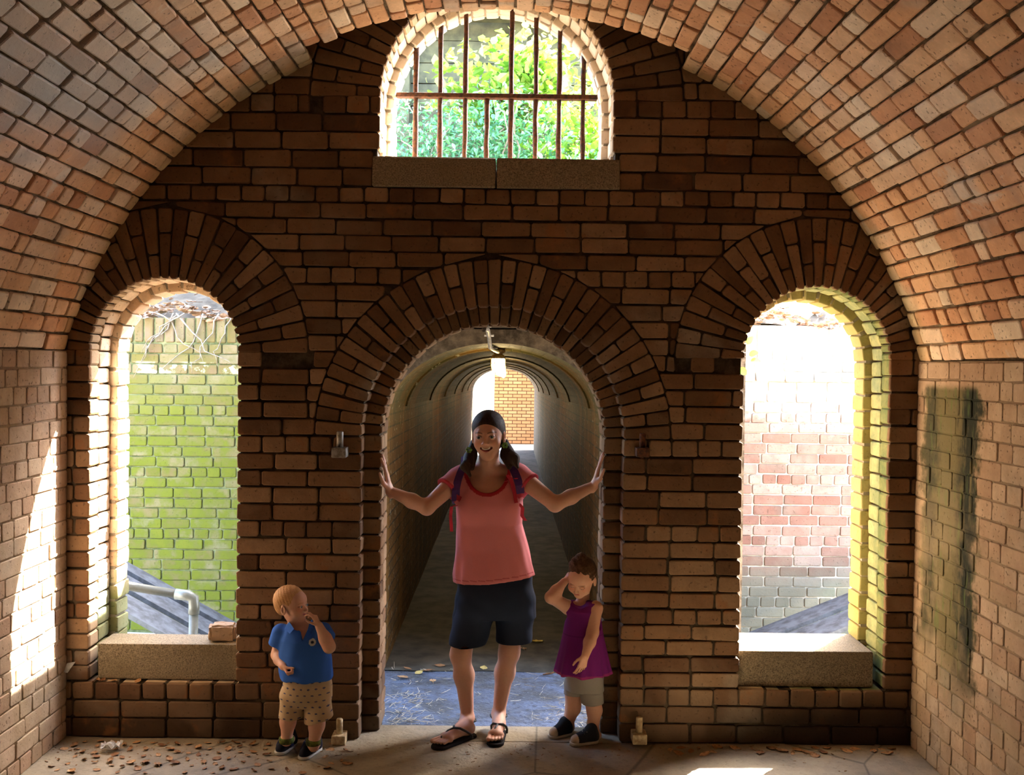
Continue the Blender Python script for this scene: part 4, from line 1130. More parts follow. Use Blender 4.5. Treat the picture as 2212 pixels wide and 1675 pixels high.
# ---------------------------------------------------------------- garments and limbs from fields
def loft(X, Y, Z, tab, off=0.0, rip=None):
    """tab rows: z, centre x, centre y, half width, half depth (z rising)"""
    t = np.array(tab, float); z = np.clip(Z, t[0, 0], t[-1, 0])
    g = [np.interp(z, t[:, 0], t[:, i]) for i in range(1, 5)]
    dx, dy = X-g[0], Y-g[1]; a, b = g[2]+off, g[3]+off
    r = np.sqrt((dx/a)**2+(dy/b)**2)
    if rip is not None:
        th = np.arctan2(dy/b, dx/a); r = r*(1+rip(th, Z))
    d = (r-1)*np.minimum(a, b)
    return np.maximum(d, np.maximum(t[0, 0]-off-Z, Z-t[-1, 0]-off))
def fc(X, Y, Z, a, b, r1, r2, flat=None):
    return sdf_eval(cap(a, b, r1, r2, flat=flat), X, Y, Z)
def plane(X, Y, Z, p, n): return (X-p[0])*n[0]+(Y-p[1])*n[1]+(Z-p[2])*n[2]
def garment(name, fn, lo, hi, res, mat, parent, color=None):
    lo = np.asarray(lo, float); hi = np.asarray(hi, float); n = np.ceil((hi-lo)/res).astype(int)+1
    ax = [lo[i]+res*np.arange(n[i]) for i in range(3)]; X, Y, Z = np.meshgrid(*ax, indexing='ij', sparse=True)
    F_ = np.broadcast_to(fn(X, Y, Z), n).astype(np.float32).copy()
    V, Q = surface(F_, lo, res)
    return mesh_obj(name, V, Q, mat, parent, True, {'col': ('POINT', color(V))} if color is not None else None)
def hit(fn, px, py, y0=-.5, y1=.6, off=0.0):
    """first point of a surface met along the sight line"""
    for Y in np.arange(y0, y1, .002):
        q = at(px, py, Y)
        if float(fn(q[0], q[1], q[2])) < off: return q
    return at(px, py, (y0+y1)/2)
def flatc(c): return lambda V: np.tile(np.array(c, float), (len(V), 1))
def ribbon(m, pts, wv, th=.004):
    """strip through pts, wv width vectors"""
    V = []; n = len(pts)
    for i, (p, w_) in enumerate(zip(pts, wv)):
        p = np.asarray(p, float); w_ = np.asarray(w_, float); t_ = nrm(np.asarray(pts[min(i+1, n-1)], float)-np.asarray(pts[max(i-1, 0)], float)); nn = nrm(np.cross(t_, w_))*th
        V += [p-w_+nn, p+w_+nn, p+w_-nn, p-w_-nn]
    F_ = [(4*i+j, 4*i+(j+1) % 4, 4*i+4+(j+1) % 4, 4*i+4+j) for i in range(n-1) for j in range(4)]+[(3, 2, 1, 0), (4*n-4, 4*n-3, 4*n-2, 4*n-1)]
    m.add(V, F_)
def face_color(C, R_, s, base, lips, brow, mz, e, extra=None, lipw=.026, smile=.010):
    ex, ey, ez, er = e
    def f(V):
        q = ((V-C) @ R_)/s; c = np.tile(np.array(base, float), (len(V), 1))
        near = (np.abs(q[:, 0]) < .12) & (np.abs(q[:, 1]) < .13) & (np.abs(q[:, 2]) < .13)
        def mixc(w_, col):
            w_ = (np.clip(w_, 0, 1)*near)[:, None]; c[:] = c*(1-w_)+np.array(col)*w_
        frontal = q[:, 1] < -.04
        for sg in (-1, 1):
            mixc((1-np.hypot((q[:, 0]-sg*.042)/.024, (q[:, 2]+.028)/.02))*.5*frontal, (base[0]*1.05, base[1]*.62, base[2]*.55))
            bx = (q[:, 0]*sg-.031)/.019; bz = q[:, 2]-(ez+.0225-.004*bx*bx)
            mixc((1-np.abs(bz)/.0045)*1.6*(np.abs(bx) < 1)*frontal, brow)
            lx = (q[:, 0]*sg-ex)/.016; lz = q[:, 2]-(ez+.0055-.004*lx*lx)      # lash line
            mixc((1-np.abs(lz)/.0028)*1.2*(np.abs(lx) < 1)*frontal, (.06, .03, .02))
        u = q[:, 0]/lipw; zc = mz+smile*(u*u-.4)
        mixc((1-np.abs(q[:, 2]-zc)/(.0105*(1.05-u*u*.8)))*2*(np.abs(u) < 1)*frontal, lips)
        if extra is not None: extra(V, q, c)
        return c
    return f
def foot_prims(heel, toe, ankle, s=1.0):
    d = nrm(toe-heel); L = np.linalg.norm(toe-heel); up = V3(0, 0, 1); sd = np.cross(d, up); P = []
    P.append(cap(heel+d*.025*s+up*.028*s, heel+d*L*.72+up*.022*s, .028*s, .021*s, .02*s)); P.append(cap(ankle, heel+d*.04*s+up*.03*s, .030*s, .030*s, .02*s))
    P.append(cap(ankle, heel+d*L*.60+up*.026*s, .026*s, .018*s, .03*s))
    P.append(cap(heel+d*L*.70-sd*.026*s+up*.016*s, heel+d*L*.70+sd*.026*s+up*.018*s, .015*s, .018*s, .02*s))
    for i, (o, l, r) in enumerate(((.030, .0, .0125), (.012, .002, .009), (-.003, -.004, .0085), (-.017, -.012, .008), (-.030, -.022, .0075))):
        a = heel+d*L*.74+sd*o*s+up*.014*s; P.append(cap(a, heel+d*(L+l*s-.01*s)+sd*o*s*1.1+up*.010*s, r*s, r*s*.95, .006*s))
    return P
def shoe(root, heel, toe, s, mat_up, mat_sole, strap=None, cap_col=None, name='shoe'):
    d = nrm(V3(*(toe-heel)[:2], 0)); L = np.linalg.norm((toe-heel)[:2]); up = V3(0, 0, 1); h = V3(heel[0], heel[1], 0); sd = np.cross(d, up)
    def up_f(X, Y, Z):
        a = fc(X, Y, Z, h+d*.03*s+up*.035*s, h+d*(L*.80)+up*.026*s, .034*s, .028*s)
        b = fc(X, Y, Z, h+d*.035*s+up*.03*s, h+d*.035*s+up*.07*s, .034*s, .031*s)
        c = fc(X, Y, Z, h+d*.05*s+up*.058*s, h+d*L*.62+up*.034*s, .026*s, .024*s)
        return np.maximum(smin(smin(a, b, .02*s), c, .02*s), .012*s-Z)
    def so_f(X, Y, Z):
        a = fc(X, Y, Z, h+d*.034*s+up*.012*s, h+d*(L*.80)+up*.012*s, .038*s, .034*s)
        return np.maximum(np.maximum(a, Z-.017*s), .001-Z)
    lo = np.minimum(h, h+d*L)-.05; hi = np.maximum(h, h+d*L)+.05; lo[2] = -.004; hi[2] = .12*s+.01
    cc = (lambda V: np.where((((V-h) @ d) > L*.78)[:, None], cap_col, mat_up)) if cap_col is not None else flatc(mat_up)
    u = garment(name, up_f, lo, hi, .0025, M['cloth'], root, cc); garment('sole', so_f, lo, hi, .0025, M['cloth'], u, flatc(mat_sole))
    return u, h, d, L
def spine(*rows): return sorted(rows)
def row(px0, px1, py, Y, b):
    """one cross-section surveyed from its left and right edges"""
    a0, a1 = at(px0, py, Y), at(px1, py, Y); return ((a0[2]+a1[2])/2, (a0[0]+a1[0])/2, Y, (a1[0]-a0[0])/2, b)

# ================================================================ WOMAN
def woman():
    Yb = .13; A = lambda x, y, Y=Yb: at(x, y, Y)
    root = empty('person', (A(1050, 1600)[0], .12, 0)); tag(root, 'woman in pink top and dark denim shorts standing in the doorway, hands on both jambs', 'person')
    C = A(1054.5, 942, .10); R_ = rotm(-.14, .04, -.06); s = 1.075
    P, T, e, mz = head_prims(C, R_, s, 'adult')
    K = lambda a, b, r1, r2, k=.012, op='u': cap(T(a), T(b), r1*s, r2*s, k*s, op)
    P += [K((-.022, -.078, mz+.004), (0, -.088, mz-.003), .006, .007, .006), K((.022, -.078, mz+.004), (0, -.088, mz-.003), .006, .007, .006)]
    for a, b in (((-.023, -.084, mz+.007), (-.011, -.094, mz-.002)), ((-.011, -.094, mz-.002), (.011, -.094, mz-.002)), ((.011, -.094, mz-.002), (.023, -.084, mz+.007))):
        P.append(cap(T(a), T(b), .0062*s, .0072*s, .0015, 's', flat=(R_ @ V3(0, 1, 0), 2.6)))
    sh = {-1: A(990, 1034, .14), 1: A(1119, 1026, .14)}
    el = {-1: A(922, 1097, .02), 1: A(1199, 1090, .02)}; wr = {-1: A(842, 1061, .13), 1: A(1283, 1050, .13)}
    P += [cap(T((0, .02, -.06)), A(1053, 1026, .15), .050, .054, .02), cap(A(1053, 1020, .15), sh[-1]+V3(.03, 0, .015), .040, .036, .04), cap(A(1053, 1020, .15), sh[1]+V3(-.03, 0, .015), .040, .036, .04)]
    tors = spine(row(1000, 1140, 1300, Yb, .085), row(997, 1140, 1235, Yb, .088), row(994, 1134, 1185, Yb, .100), row(991, 1124, 1130, Yb, .108), row(990, 1126, 1090, Yb, .112), row(991, 1124, 1050, Yb+.005, .098), row(1003, 1108, 1026, Yb+.015, .06))
    for i in (-1, 1):
        P += [cap(sh[i], el[i], .050, .037, .03), cap(el[i], el[i]*.6+wr[i]*.4, .036, .036, .02), cap(el[i]*.6+wr[i]*.4, wr[i], .036, .024, .02)]
    fin = []
    hl = hand_prims(wr[-1]+V3(0, 0, .0), V3(-.20, .02, 1), V3(-1, -.05, -.15), V3(0, -1, 0), .98, (.05, .02, .02, .05), .16, (.5, .1))
    hr = hand_prims(wr[1], V3(.24, .05, 1), V3(1, -.05, -.2), V3(0, -1, 0), .92, (.05, .03, .02, .05), .16, (.5, .1))
    P += hl+hr
    hip = {-1: A(1020, 1290, .14), 1: A(1110, 1285, .14)}; kn = {-1: A(995, 1415, .07), 1: A(1100, 1410, .10)}; an = {-1: A(1010, 1552, .14), 1: A(1077, 1542, .17)}
    heel = {-1: floor_at(1022, 1592), 1: floor_at(1081, 1583)}; toe = {-1: floor_at(940, 1620), 1: floor_at(1068, 1614)}
    for i in (-1, 1):
        cf = kn[i]*.66+an[i]*.34+V3(-.004*i, .022, 0)
        P += [cap(hip[i], kn[i], .072, .052, .03), cap(kn[i], cf, .047, .050, .03), cap(cf, an[i], .048, .031, .03), ell(kn[i]+V3(0, -.028, .0), (.030, .022, .035), None, .02)]
        heel[i][2] = toe[i][2] = .022; P += foot_prims(heel[i], toe[i], an[i], .98)
    tf = lambda F_, X, Y, Z: smin(F_, np.maximum(loft(X, Y, Z, tors, -.010), -.3), .02)
    def cx(V, q, c):
        pass
    base = (.56, .31, .215)
    colf = face_color(C, R_, s, base, (.45, .12, .11), (.16, .08, .05), mz, e)
    fh = (C-V3(.115, .125, .14), C+V3(.115, .14, .135), .0022)
    hb = [boxed([wr[-1], wr[-1]+V3(-.03, 0, .19)], .06), boxed([wr[1], wr[1]+V3(.03, 0, .18)], .06)]
    fb = [boxed([heel[i], toe[i]], .045) for i in (-1, 1)]
    fine = [fh]+[(a, b, .0022) for a, b in hb]+[(a, b, .0026) for a, b in fb]
    sculpt('body', P, M['skin'], .0055, fine, root, tf, colf)
    eyes(T, R_, s, e, root, (.05, .07, .07))
    m = MB(); n = 9
    ribbon(m, [T((x_, -.0865+abs(x_)*.32, mz+.0035+14*x_*x_)) for x_ in np.linspace(-.019, .019, n)], [R_ @ V3(0, 0, .0042)]*n, .002); m.build('teeth', M['teeth'], root)
    # hair
    def hair(X, Y, Z):
        f = lambda c, r: sdf_eval(ell(T(c), np.array(r)*s, R_), X, Y, Z)
        h_ = f((0, .024, .038), (.080, .098, .084)); h_ = smin(h_, f((0, .06, -.01), (.072, .062, .075)), .03)
        cut = np.minimum(f((.0, -.105, -.028), (.062, .088, .083)), f((0, -.06, -.085), (.075, .075, .07)))
        h_ = -smin(-h_, cut, .008)
        qs = [(T((-.07, .03, -.035)), A(1014, 990, .10), .024, .030), (A(1014, 990, .10), A(1004, 1008, .035), .024, .021), (A(1004, 1008, .035), A(1015, 1028, .015), .020, .008),
              (A(1022, 985, .11), A(1020, 1012, .045), .020, .012),
              (T((.075, .03, -.04)), A(1096, 975, .11), .020, .030), (A(1096, 975, .11), A(1110, 992, .06), .026, .028), (A(1110, 992, .06), A(1118, 1010, .03), .027, .008), (A(1092, 985, .10), A(1100, 1010, .04), .028, .012)]
        for a, b, r1, r2 in qs: h_ = smin(h_, fc(X, Y, Z, a, b, r1, r2), .018)
        return h_
    lo, hi = boxed([C, A(1004, 1030, .02), A(1120, 1020, .02)], .14)
    garment('hair', hair, lo, hi, .003, M['hair_dark'], root)
    m = MB()
    for px, py in ((1091, 962), (1013, 972)):
        c = A(px, py, .07); m = MB()
        for k in range(6): a_ = k*pi/3; m.lathe([(.001, -.007), (.007, -.003), (.007, .003), (.001, .007)], (c[0]+.010*cos(a_), c[1]-.01, c[2]+.010*sin(a_)), 8)
        m.build('hair_tie', M['green_tie'], root, True)
    # top
    swl = sh[-1]*.62+el[-1]*.38; swr = sh[1]*.66+el[1]*.34; dl = nrm(el[-1]-sh[-1]); dr = nrm(el[1]-sh[1])
    shirt_t = spine(row(984, 1158, 1292, Yb-.006, .155), row(981, 1156, 1240, Yb-.005, .15), row(985, 1143, 1185, Yb, .120), row(986, 1128, 1130, Yb, .114), row(985, 1130, 1090, Yb, .118), row(986, 1128, 1050, Yb+.005, .104), row(1001, 1110, 1026, Yb+.015, .068))
    NC = A(1052, 1010, .10); hz = A(1050, 1262, 0.0)
    def neck(X, Y, Z): return np.maximum(sdf_eval(ell(A(1052, 1014, .03), (.107, .30, .122)), X, Y, Z), Y-.24)
    def shirt(X, Y, Z):
        rip = lambda th, Z_: (.022*np.sin(5*th+9*Z_)+.014*np.sin(9*th-22*Z_)+.008*np.sin(17*th+10*Z_))*np.clip((1.15-Z_)*3, 0, 1)
        b = loft(X, Y, Z, shirt_t, 0, rip)
        for px in (1022, 1092): b = smin(b, sdf_eval(ell(A(px, 1098, .065), (.066, .062, .068)), X, Y, Z), .05)
        sl = np.maximum(fc(X, Y, Z, sh[-1]+V3(.02, 0, .0), swl+dl*.05, .060, .074), plane(X, Y, Z, swl, dl))
        sr = np.maximum(fc(X, Y, Z, sh[1]+V3(-.02, 0, .0), swr+dr*.05, .058, .070), plane(X, Y, Z, swr, dr))
        b = smin(smin(b, sl, .03), sr, .03)
        yo = fc(X, Y, Z, A(1018, 1014, .15), sh[-1], .045, .056); b = smin(b, yo, .03); b = smin(b, fc(X, Y, Z, A(1090, 1010, .15), sh[1], .045, .056), .03)
        b = np.maximum(b, (hz[2]+.11*(X-hz[0]))-Z)
        return np.maximum(b, -neck(X, Y, Z))
    def sc(V):
        c = np.tile(np.array((.62, .20, .21)), (len(V), 1)); nk = neck(V[:, 0], V[:, 1], V[:, 2])
        c[nk < .016] = (.38, .02, .03)
        d = V[:, 2]-(hz[2]+.11*(V[:, 0]-hz[0])); c[(d > .018) & (d < .022)] = (.40, .08, .09)
        for p_, dd in ((swl, dl), (swr, dr)):
            k = (V-p_) @ dd; c[(k > -.010) & (np.abs(V[:, 0]-p_[0]) < .12) & (k < .01) & (np.linalg.norm(V-p_, axis=1) < .1)] = (.42, .04, .06)
        return c
    lo, hi = boxed([swl, swr, A(1050, 1275, 0)], .13); hi[2] = max(hi[2], 1.5)
    top = garment('top', shirt, lo, hi, .0045, M['cloth'], root, sc)
    # shorts
    def shorts(X, Y, Z):
        b = loft(X, Y, Z, spine(row(984, 1156, 1330, .14, .118), row(985, 1156, 1290, .14, .122), row(990, 1148, 1240, .14, .112), row(994, 1140, 1200, .14, .10)))
        kl, kr = at(998, 1440, .065), at(1109, 1440, .10)
        l = np.maximum(fc(X, Y, Z, A(1027, 1315, .14), kl, .106, .086), at(1000, 1403, .0)[2]+.0*X-Z)
        r = np.maximum(fc(X, Y, Z, A(1112, 1312, .14), kr, .103, .082), at(1110, 1397, .02)[2]-Z)
        w_ = .003*np.sin(60*Z+30*X)
        return smin(b, np.minimum(l, r), .02)+w_*.6
    def shc(V):
        c = np.tile(np.array((.012, .017, .032)), (len(V), 1)); t_ = np.clip(1-np.abs(V[:, 2]-.62)/.16, 0, 1)*(V[:, 1] < .09); c += t_[:, None]*np.array((.014, .022, .042))
        return c
    lo, hi = boxed([A(985, 1240), A(1156, 1240), A(1060, 1410)], .13)
    garment('denim_shorts', shorts, lo, hi, .005, M['cloth'], root, shc)
    # sandals
    for i in (-1, 1):
        d = nrm(toe[i]-heel[i]); L = np.linalg.norm(toe[i]-heel[i]); sd = np.cross(d, V3(0, 0, 1)); h0 = heel[i].copy(); h0[2] = 0
        def so(X, Y, Z): return np.maximum(np.maximum(fc(X, Y, Z, h0+d*.02, h0+d*(L-.03)+V3(0, 0, 0), .034, .044), Z-.017), .002-Z)
        lo, hi = boxed([h0, h0+d*L], .05); lo[2] = -.004; hi[2] = .03
        sn = garment('sandal', so, lo, hi, .003, M['cloth'], root, flatc((.015, .012, .012)))
        m = MB(); tp = h0+d*(L*.80)+sd*.012*1+V3(0, 0, .040); mid = h0+d*L*.52+V3(0, 0, .078)
        m.tube([tp-V3(0, 0, .022), tp+V3(0, 0, .004), (tp+mid)/2+V3(0, 0, .010), mid], .006, 8)
        for sg in (-1, 1): m.tube([mid, h0+d*L*.44+sd*.024*sg+V3(0, 0, .076), h0+d*L*.32+sd*.038*sg+V3(0, 0, .056), h0+d*L*.20+sd*.040*sg+V3(0, 0, .034), h0+d*L*.16+sd*.038*sg+V3(0, 0, .012)], .006, 8)
        a_ = an[i]; pts = [a_+V3(.041*cos(k*pi/8), .041*sin(k*pi/8), -.012+.004*sin(k)) for k in range(17)]; m.tube(pts, .006, 8, cap=False)
        m.build('strap', M['black_strap'], sn, True)
    # backpack carried on the back
    bp = empty('backpack', tuple(A(1055, 1100, .27))); tag(bp, 'purple backpack with red ribbon ties worn on the back of the woman', 'backpack')
    garment('pack', lambda X, Y, Z: smin(sdf_eval(ell(A(1055, 1100, .31), (.125, .075, .19)), X, Y, Z), .4, .01), *boxed([A(1055, 1100, .31)], .20), .006, M['cloth'], bp, flatc((.06, .02, .12)))
    for pts in (((1004, 1004), (996, 1020), (989, 1040), (985, 1060), (984, 1082)), ((1100, 1004), (1110, 1018), (1117, 1034), (1122, 1050), (1124, 1066))):
        m = MB(); Q_ = []
        for px, py in pts: q = hit(shirt, px, py, -.1, .3); Q_.append(q+V3(0, -.007, .004))
        Q_ = [Q_[0]+V3(0, .07, .03)]+Q_+[Q_[-1]+V3(0, .12, -.03)]
        ribbon(m, Q_, [V3(.020, 0, .004)]*len(Q_), .004); m.build('shoulder_strap', M['purple'], bp)
    m = MB()
    def tie(px, py, pts, w_=.008):
        q = [hit(shirt, px+dx, py+dy, -.1, .3)+V3(0, -.014, 0) if dx*0 == 0 else 0 for dx, dy in pts]; ribbon(m, q, [V3(w_, 0, w_*.2)]*len(q), .002)
    tie(1104, 1036, ((-8, -10), (0, 0), (3, 12), (8, 30), (11, 50)), .009); tie(1104, 1036, ((-12, 4), (-4, 0), (4, -4), (12, -2)), .007)
    c1 = A(981, 1092, .06); ribbon(m, [c1+V3(.012, -.01, 0), c1+V3(-.012, -.02, -.005), c1+V3(-.016, -.02, -.05), c1+V3(-.010, -.02, -.13)], [V3(.008, 0, 0)]*4, .002)
    c1 = A(1126, 1092, .06); ribbon(m, [c1+V3(-.012, -.01, .01), c1+V3(.006, -.02, -.01), c1+V3(.004, -.02, -.05), c1+V3(.022, -.02, -.075)], [V3(.009, 0, 0)]*4, .002)
    m.build('ribbon_tie', M['red_ribbon'], bp)
M['teeth'] = plain_mat('teeth', (.8, .76, .66), .3, .5, .05, bump=0)
M['hair_dark'] = hair_mat('dark_brown_hair', (.022, .013, .009), (.05, .028, .017))
M['hair_blond'] = hair_mat('strawberry_blond_hair', (.50, .25, .09), (.66, .38, .17), (1, 1, 1))
M['hair_brown'] = hair_mat('light_brown_hair', (.05, .024, .012), (.12, .062, .03), (1, 1, .3))
M['green_tie'] = plain_mat('green_hair_tie', (.12, .22, .03), .5, .3)
M['black_strap'] = plain_mat('black_leather', (.02, .017, .015), .5, .4)
M['purple'] = plain_mat('purple_webbing', (.07, .02, .13), .7, .3, scale=90)
M['red_ribbon'] = plain_mat('red_ribbon', (.62, .03, .07), .5, .4)
woman()
# ================================================================ BOY
def fist_prims(Wp, f, n, side, s): return hand_prims(Wp, f, n, side, s, (1.05, 1.1, 1.1, 1.15), .02, (.1, 1.0))
def boy():
    Yb = -.20; A = lambda x, y, Y=Yb: at(x, y, Y)
    root = empty('person', (A(655, 1640)[0], -.22, 0)); tag(root, 'toddler boy in blue polo shirt and tan shorts looking aside, fingers at his mouth', 'person')
    C = A(633, 1306, -.20); R_ = rotm(1.18, -.10, .0); s = .76
    P, T, e, mz = head_prims(C, R_, s, 'child')
    shL, shR = A(607, 1368, -.19), A(697, 1364, -.21); elL, elR = A(599, 1415, -.17), A(711, 1398, -.29)
    wrL, wrR = A(612, 1440, -.275), A(689, 1352, -.285)
    P += [cap(T((0, .02, -.06)), A(648, 1352, -.19), .034, .038, .02), cap(A(650, 1360, -.19), shL, .034, .030, .03), cap(A(650, 1360, -.19), shR, .034, .030, .03)]
    for a, b, c in ((shL, elL, wrL), (shR, elR, wrR)):
        P += [cap(a, b, .034, .027, .02), cap(b, b*.6+c*.4, .027, .027, .02), cap(b*.6+c*.4, c, .027, .019, .02)]
    P += fist_prims(wrL, V3(.35, -.35, -.35), V3(.7, .3, .5), V3(.2, -.8, .5), .52)
    P += hand_prims(wrR, V3(-.42, .05, .8), V3(-.75, .25, -.35), V3(-.3, -.7, .2), .52, (.5, .4, .7, .9), .06, (.5, .5))
    hpL, hpR = A(628, 1510, -.19), A(690, 1508, -.20); kL, kR = A(622, 1560, -.21), A(684, 1568, -.23); anL, anR = A(619, 1600, -.20), A(677, 1612, -.22)
    for a, b, c in ((hpL, kL, anL), (hpR, kR, anR)):
        P += [cap(a, b, .050, .036, .02), cap(b, c, .036, .024, .02)]
    heL, toL = floor_at(632, 1608), floor_at(600, 1634); heR, toR = floor_at(686, 1618), floor_at(650, 1645)
    P += [cap(anL, V3(heL[0], heL[1], .03), .024, .022), cap(anR, V3(heR[0], heR[1], .03), .024, .022)]
    base = (.62, .35, .24)
    colf = face_color(C, R_, s, base, (.42, .10, .09), (.50, .28, .14), mz, e, lipw=.020, smile=.002)
    K = lambda a, b, r1, r2, k=.012, op='u': cap(T(a), T(b), r1*s, r2*s, k*s, op)
    P += [K((-.014, -.078, mz), (.014, -.078, mz), .008, .008, .006), cap(T((-.009, -.088, mz-.001)), T((.009, -.088, mz-.001)), .0045*s, .0045*s, .002, 's')]
    tors = spine(row(613, 719, 1500, Yb, .095), row(609, 715, 1450, Yb, .098), row(608, 710, 1410, Yb, .092), row(610, 704, 1375, Yb, .080), row(625, 682, 1352, Yb, .045))
    tf = lambda F_, X, Y, Z: smin(F_, loft(X, Y, Z, tors, -.010), .015)
    fine = [(C-V3(.12, .12, .105), C+V3(.12, .12, .115), .002)]+[(a, b, .0018) for a, b in (boxed([wrL, wrL+V3(.03, -.04, -.03)], .05), boxed([wrR+V3(0, 0, .01), wrR+V3(-.04, 0, .06)], .045))]
    sculpt('body', P, M['skin'], .0045, fine, root, tf, colf)
    eyes(T, R_, s, e, root, (.09, .15, .22))
    def hair(X, Y, Z):
        f = lambda c, r: sdf_eval(ell(T(c), np.array(r)*s, R_), X, Y, Z)
        h_ = f((0, .028, .034), (.088, .103, .088))
        h_ = smin(h_, f((0, .072, -.01), (.060, .050, .06)), .02)
        cut = np.minimum(f((0, -.12, -.035), (.09, .105, .105)), f((0, -.02, -.095), (.11, .09, .075)))
        for sg in (-1, 1): cut = np.minimum(cut, f((sg*.088, .015, -.022), (.03, .030, .040)))
        th = X*130+Z*60
        return -smin(-h_, cut, .006)+.0006*np.sin(th*3)
    garment('hair', hair, *boxed([C], .125), .0024, M['hair_blond'], root)
    # polo shirt
    st = spine(row(610, 722, 1492, Yb, .108), row(604, 719, 1450, Yb, .110), row(603, 713, 1410, Yb, .102), row(604, 708, 1380, Yb, .090), row(612, 697, 1358, Yb, .064), row(628, 676, 1346, Yb, .048))
    sL, sR = shL*.50+elL*.50, shR*.55+elR*.45; dL, dR = nrm(elL-shL), nrm(elR-shR); hz = A(665, 1477, -.3)[2]
    nc = A(652, 1352, -.285)
    def neck(X, Y, Z):
        a = sdf_eval(ell(A(650, 1345, -.21), (.050, .060, .045)), X, Y, Z)
        v = np.maximum(np.maximum(np.abs(X-nc[0]-.002)-.030*np.clip((Z-(nc[2]-.075))/.075, 0, 1.2), Y+.21), nc[2]-.075-Z)
        return np.minimum(a, v)
    def shirt(X, Y, Z):
        rip = lambda th, Z_: .020*np.sin(4*th+22*Z_)+.012*np.sin(9*th-31*Z_)
        b = loft(X, Y, Z, st, 0, rip)
        for p_, s_, d_, r1, r2 in ((sL, shL, dL, .045, .056), (sR, shR, dR, .043, .052)):
            b = smin(b, np.maximum(fc(X, Y, Z, s_, p_+d_*.04, r1, r2), plane(X, Y, Z, p_, d_)), .02)
        b = np.maximum(b, hz+.004*np.sin(X*60)-Z); return np.maximum(b, -neck(X, Y, Z))
    lg = hit(shirt, 675, 1388, -.45, .1)
    def sc(V):
        c = np.tile(np.array((.035, .13, .52)), (len(V), 1))
        r = np.hypot((V[:, 0]-lg[0]), (V[:, 2]-lg[2])); fr = V[:, 1] < -.24; a_ = np.arctan2(V[:, 2]-lg[2], V[:, 0]-lg[0])
        c[fr & (r < .0165) & (r > .0065+.0015*np.sin(a_*8))] = (.55, .58, .58); c[fr & (r <= .0068)] = (.03, .04, .08); return c
    sh_ = garment('polo_shirt', shirt, *boxed([sL, sR, A(660, 1490), A(650, 1345)], .14), .0028, M['cloth'], root, sc)
    # collar: two leaves and a back band
    m = MB()
    for sg in (-1, 1):
        pts = [A(650+sg*24, 1342, -.175), A(650+sg*(25 if sg < 0 else 19), 1347, -.235), A(650+sg*15, 1362, -.292)]
        Q_ = [hit(shirt, 0, 0, 9, 9.01)]*0
        V = []
        for p_, w_ in zip(pts, (V3(-.004*-sg, -.004, -.026), V3(sg*.020, -.012, -.022), V3(sg*.018, -.006, -.016))): V += [p_+V3(0, 0, .006), p_+w_, p_+w_+V3(0, .004, -.001), p_+V3(0, .004, .005)]
        m.add(V, [(0, 1, 5, 4), (4, 5, 9, 8), (1, 2, 6, 5), (5, 6, 10, 9), (3, 0, 4, 7), (7, 4, 8, 11), (2, 3, 7, 6), (6, 7, 11, 10), (8, 9, 10, 11), (0, 3, 2, 1)])
    m.build('collar', M['blue_cloth'], sh_)
    # shorts with a small dark motif
    bl, br = A(625, 1556, -.25)[2], A(688, 1562, -.26)[2]
    def shorts(X, Y, Z):
        b = loft(X, Y, Z, spine(row(620, 706, 1522, Yb, .070), row(606, 717, 1505, Yb, .090), row(610, 717, 1480, Yb, .096), row(613, 714, 1462, Yb, .09)))
        l = np.maximum(fc(X, Y, Z, A(634, 1505, -.20), A(625, 1580, -.215), .062, .058), bl-Z)
        r = np.maximum(fc(X, Y, Z, A(686, 1505, -.20), A(690, 1585, -.225), .064, .074), br+.25*(A(688, 1562)[0]-X)*-1-Z)
        return smin(b, np.minimum(l, r), .015)+.0015*np.sin(70*X+40*Z)
    def shc(V):
        c = np.tile(np.array((.50, .37, .22)), (len(V), 1)); u = V[:, 0]/.034; v = V[:, 2]/.030; u = u+.5*(np.floor(v) % 2); fu, fv = (u % 1)-.5, (v % 1)-.5
        c[((fu/.20)**2+(fv/.11)**2 < 1)] = (.05, .06, .14); return c
    garment('printed_shorts', shorts, *boxed([A(610, 1470), A(722, 1570)], .13), .0028, M['cloth'], root, shc)
    for he, to, an in ((heL, toL, anL), (heR, toR, anR)):
        u, h, d, L = shoe(root, he-nrm(V3(*(to-he)[:2], 0))*.005, to, .92, (.012, .014, .025), (.45, .45, .42), name='velcro_shoe')
        m = MB(); sd = np.cross(d, V3(0, 0, 1))
        for k in (.48, .60): c = h+d*L*k; m.tube([c+sd*.036+V3(0, 0, .022), c+sd*.018+V3(0, 0, .077-.09*(k-.45)), c-sd*.018+V3(0, 0, .077-.09*(k-.45)), c-sd*.036+V3(0, 0, .022)], .007, 8)
        m.build('strap', M['blue_dark'], u, True)
        m = MB(); m.lathe([(.035, .060), (.037, .074), (.0365, .084), (.030, .086)], (an[0], an[1], 0), 18); m.build('sock', M['sock_dark'], root, True)
M['blue_cloth'] = plain_mat('blue_cotton', (.035, .13, .52), .85, .1, .15, scale=200, bump=.1)
M['blue_dark'] = plain_mat('navy_strap', (.02, .04, .14), .6, .3)
M['sock_dark'] = plain_mat('dark_sock', (.035, .05, .03), .9, .1, c2=(.16, .18, .03), scale=60)
boy()

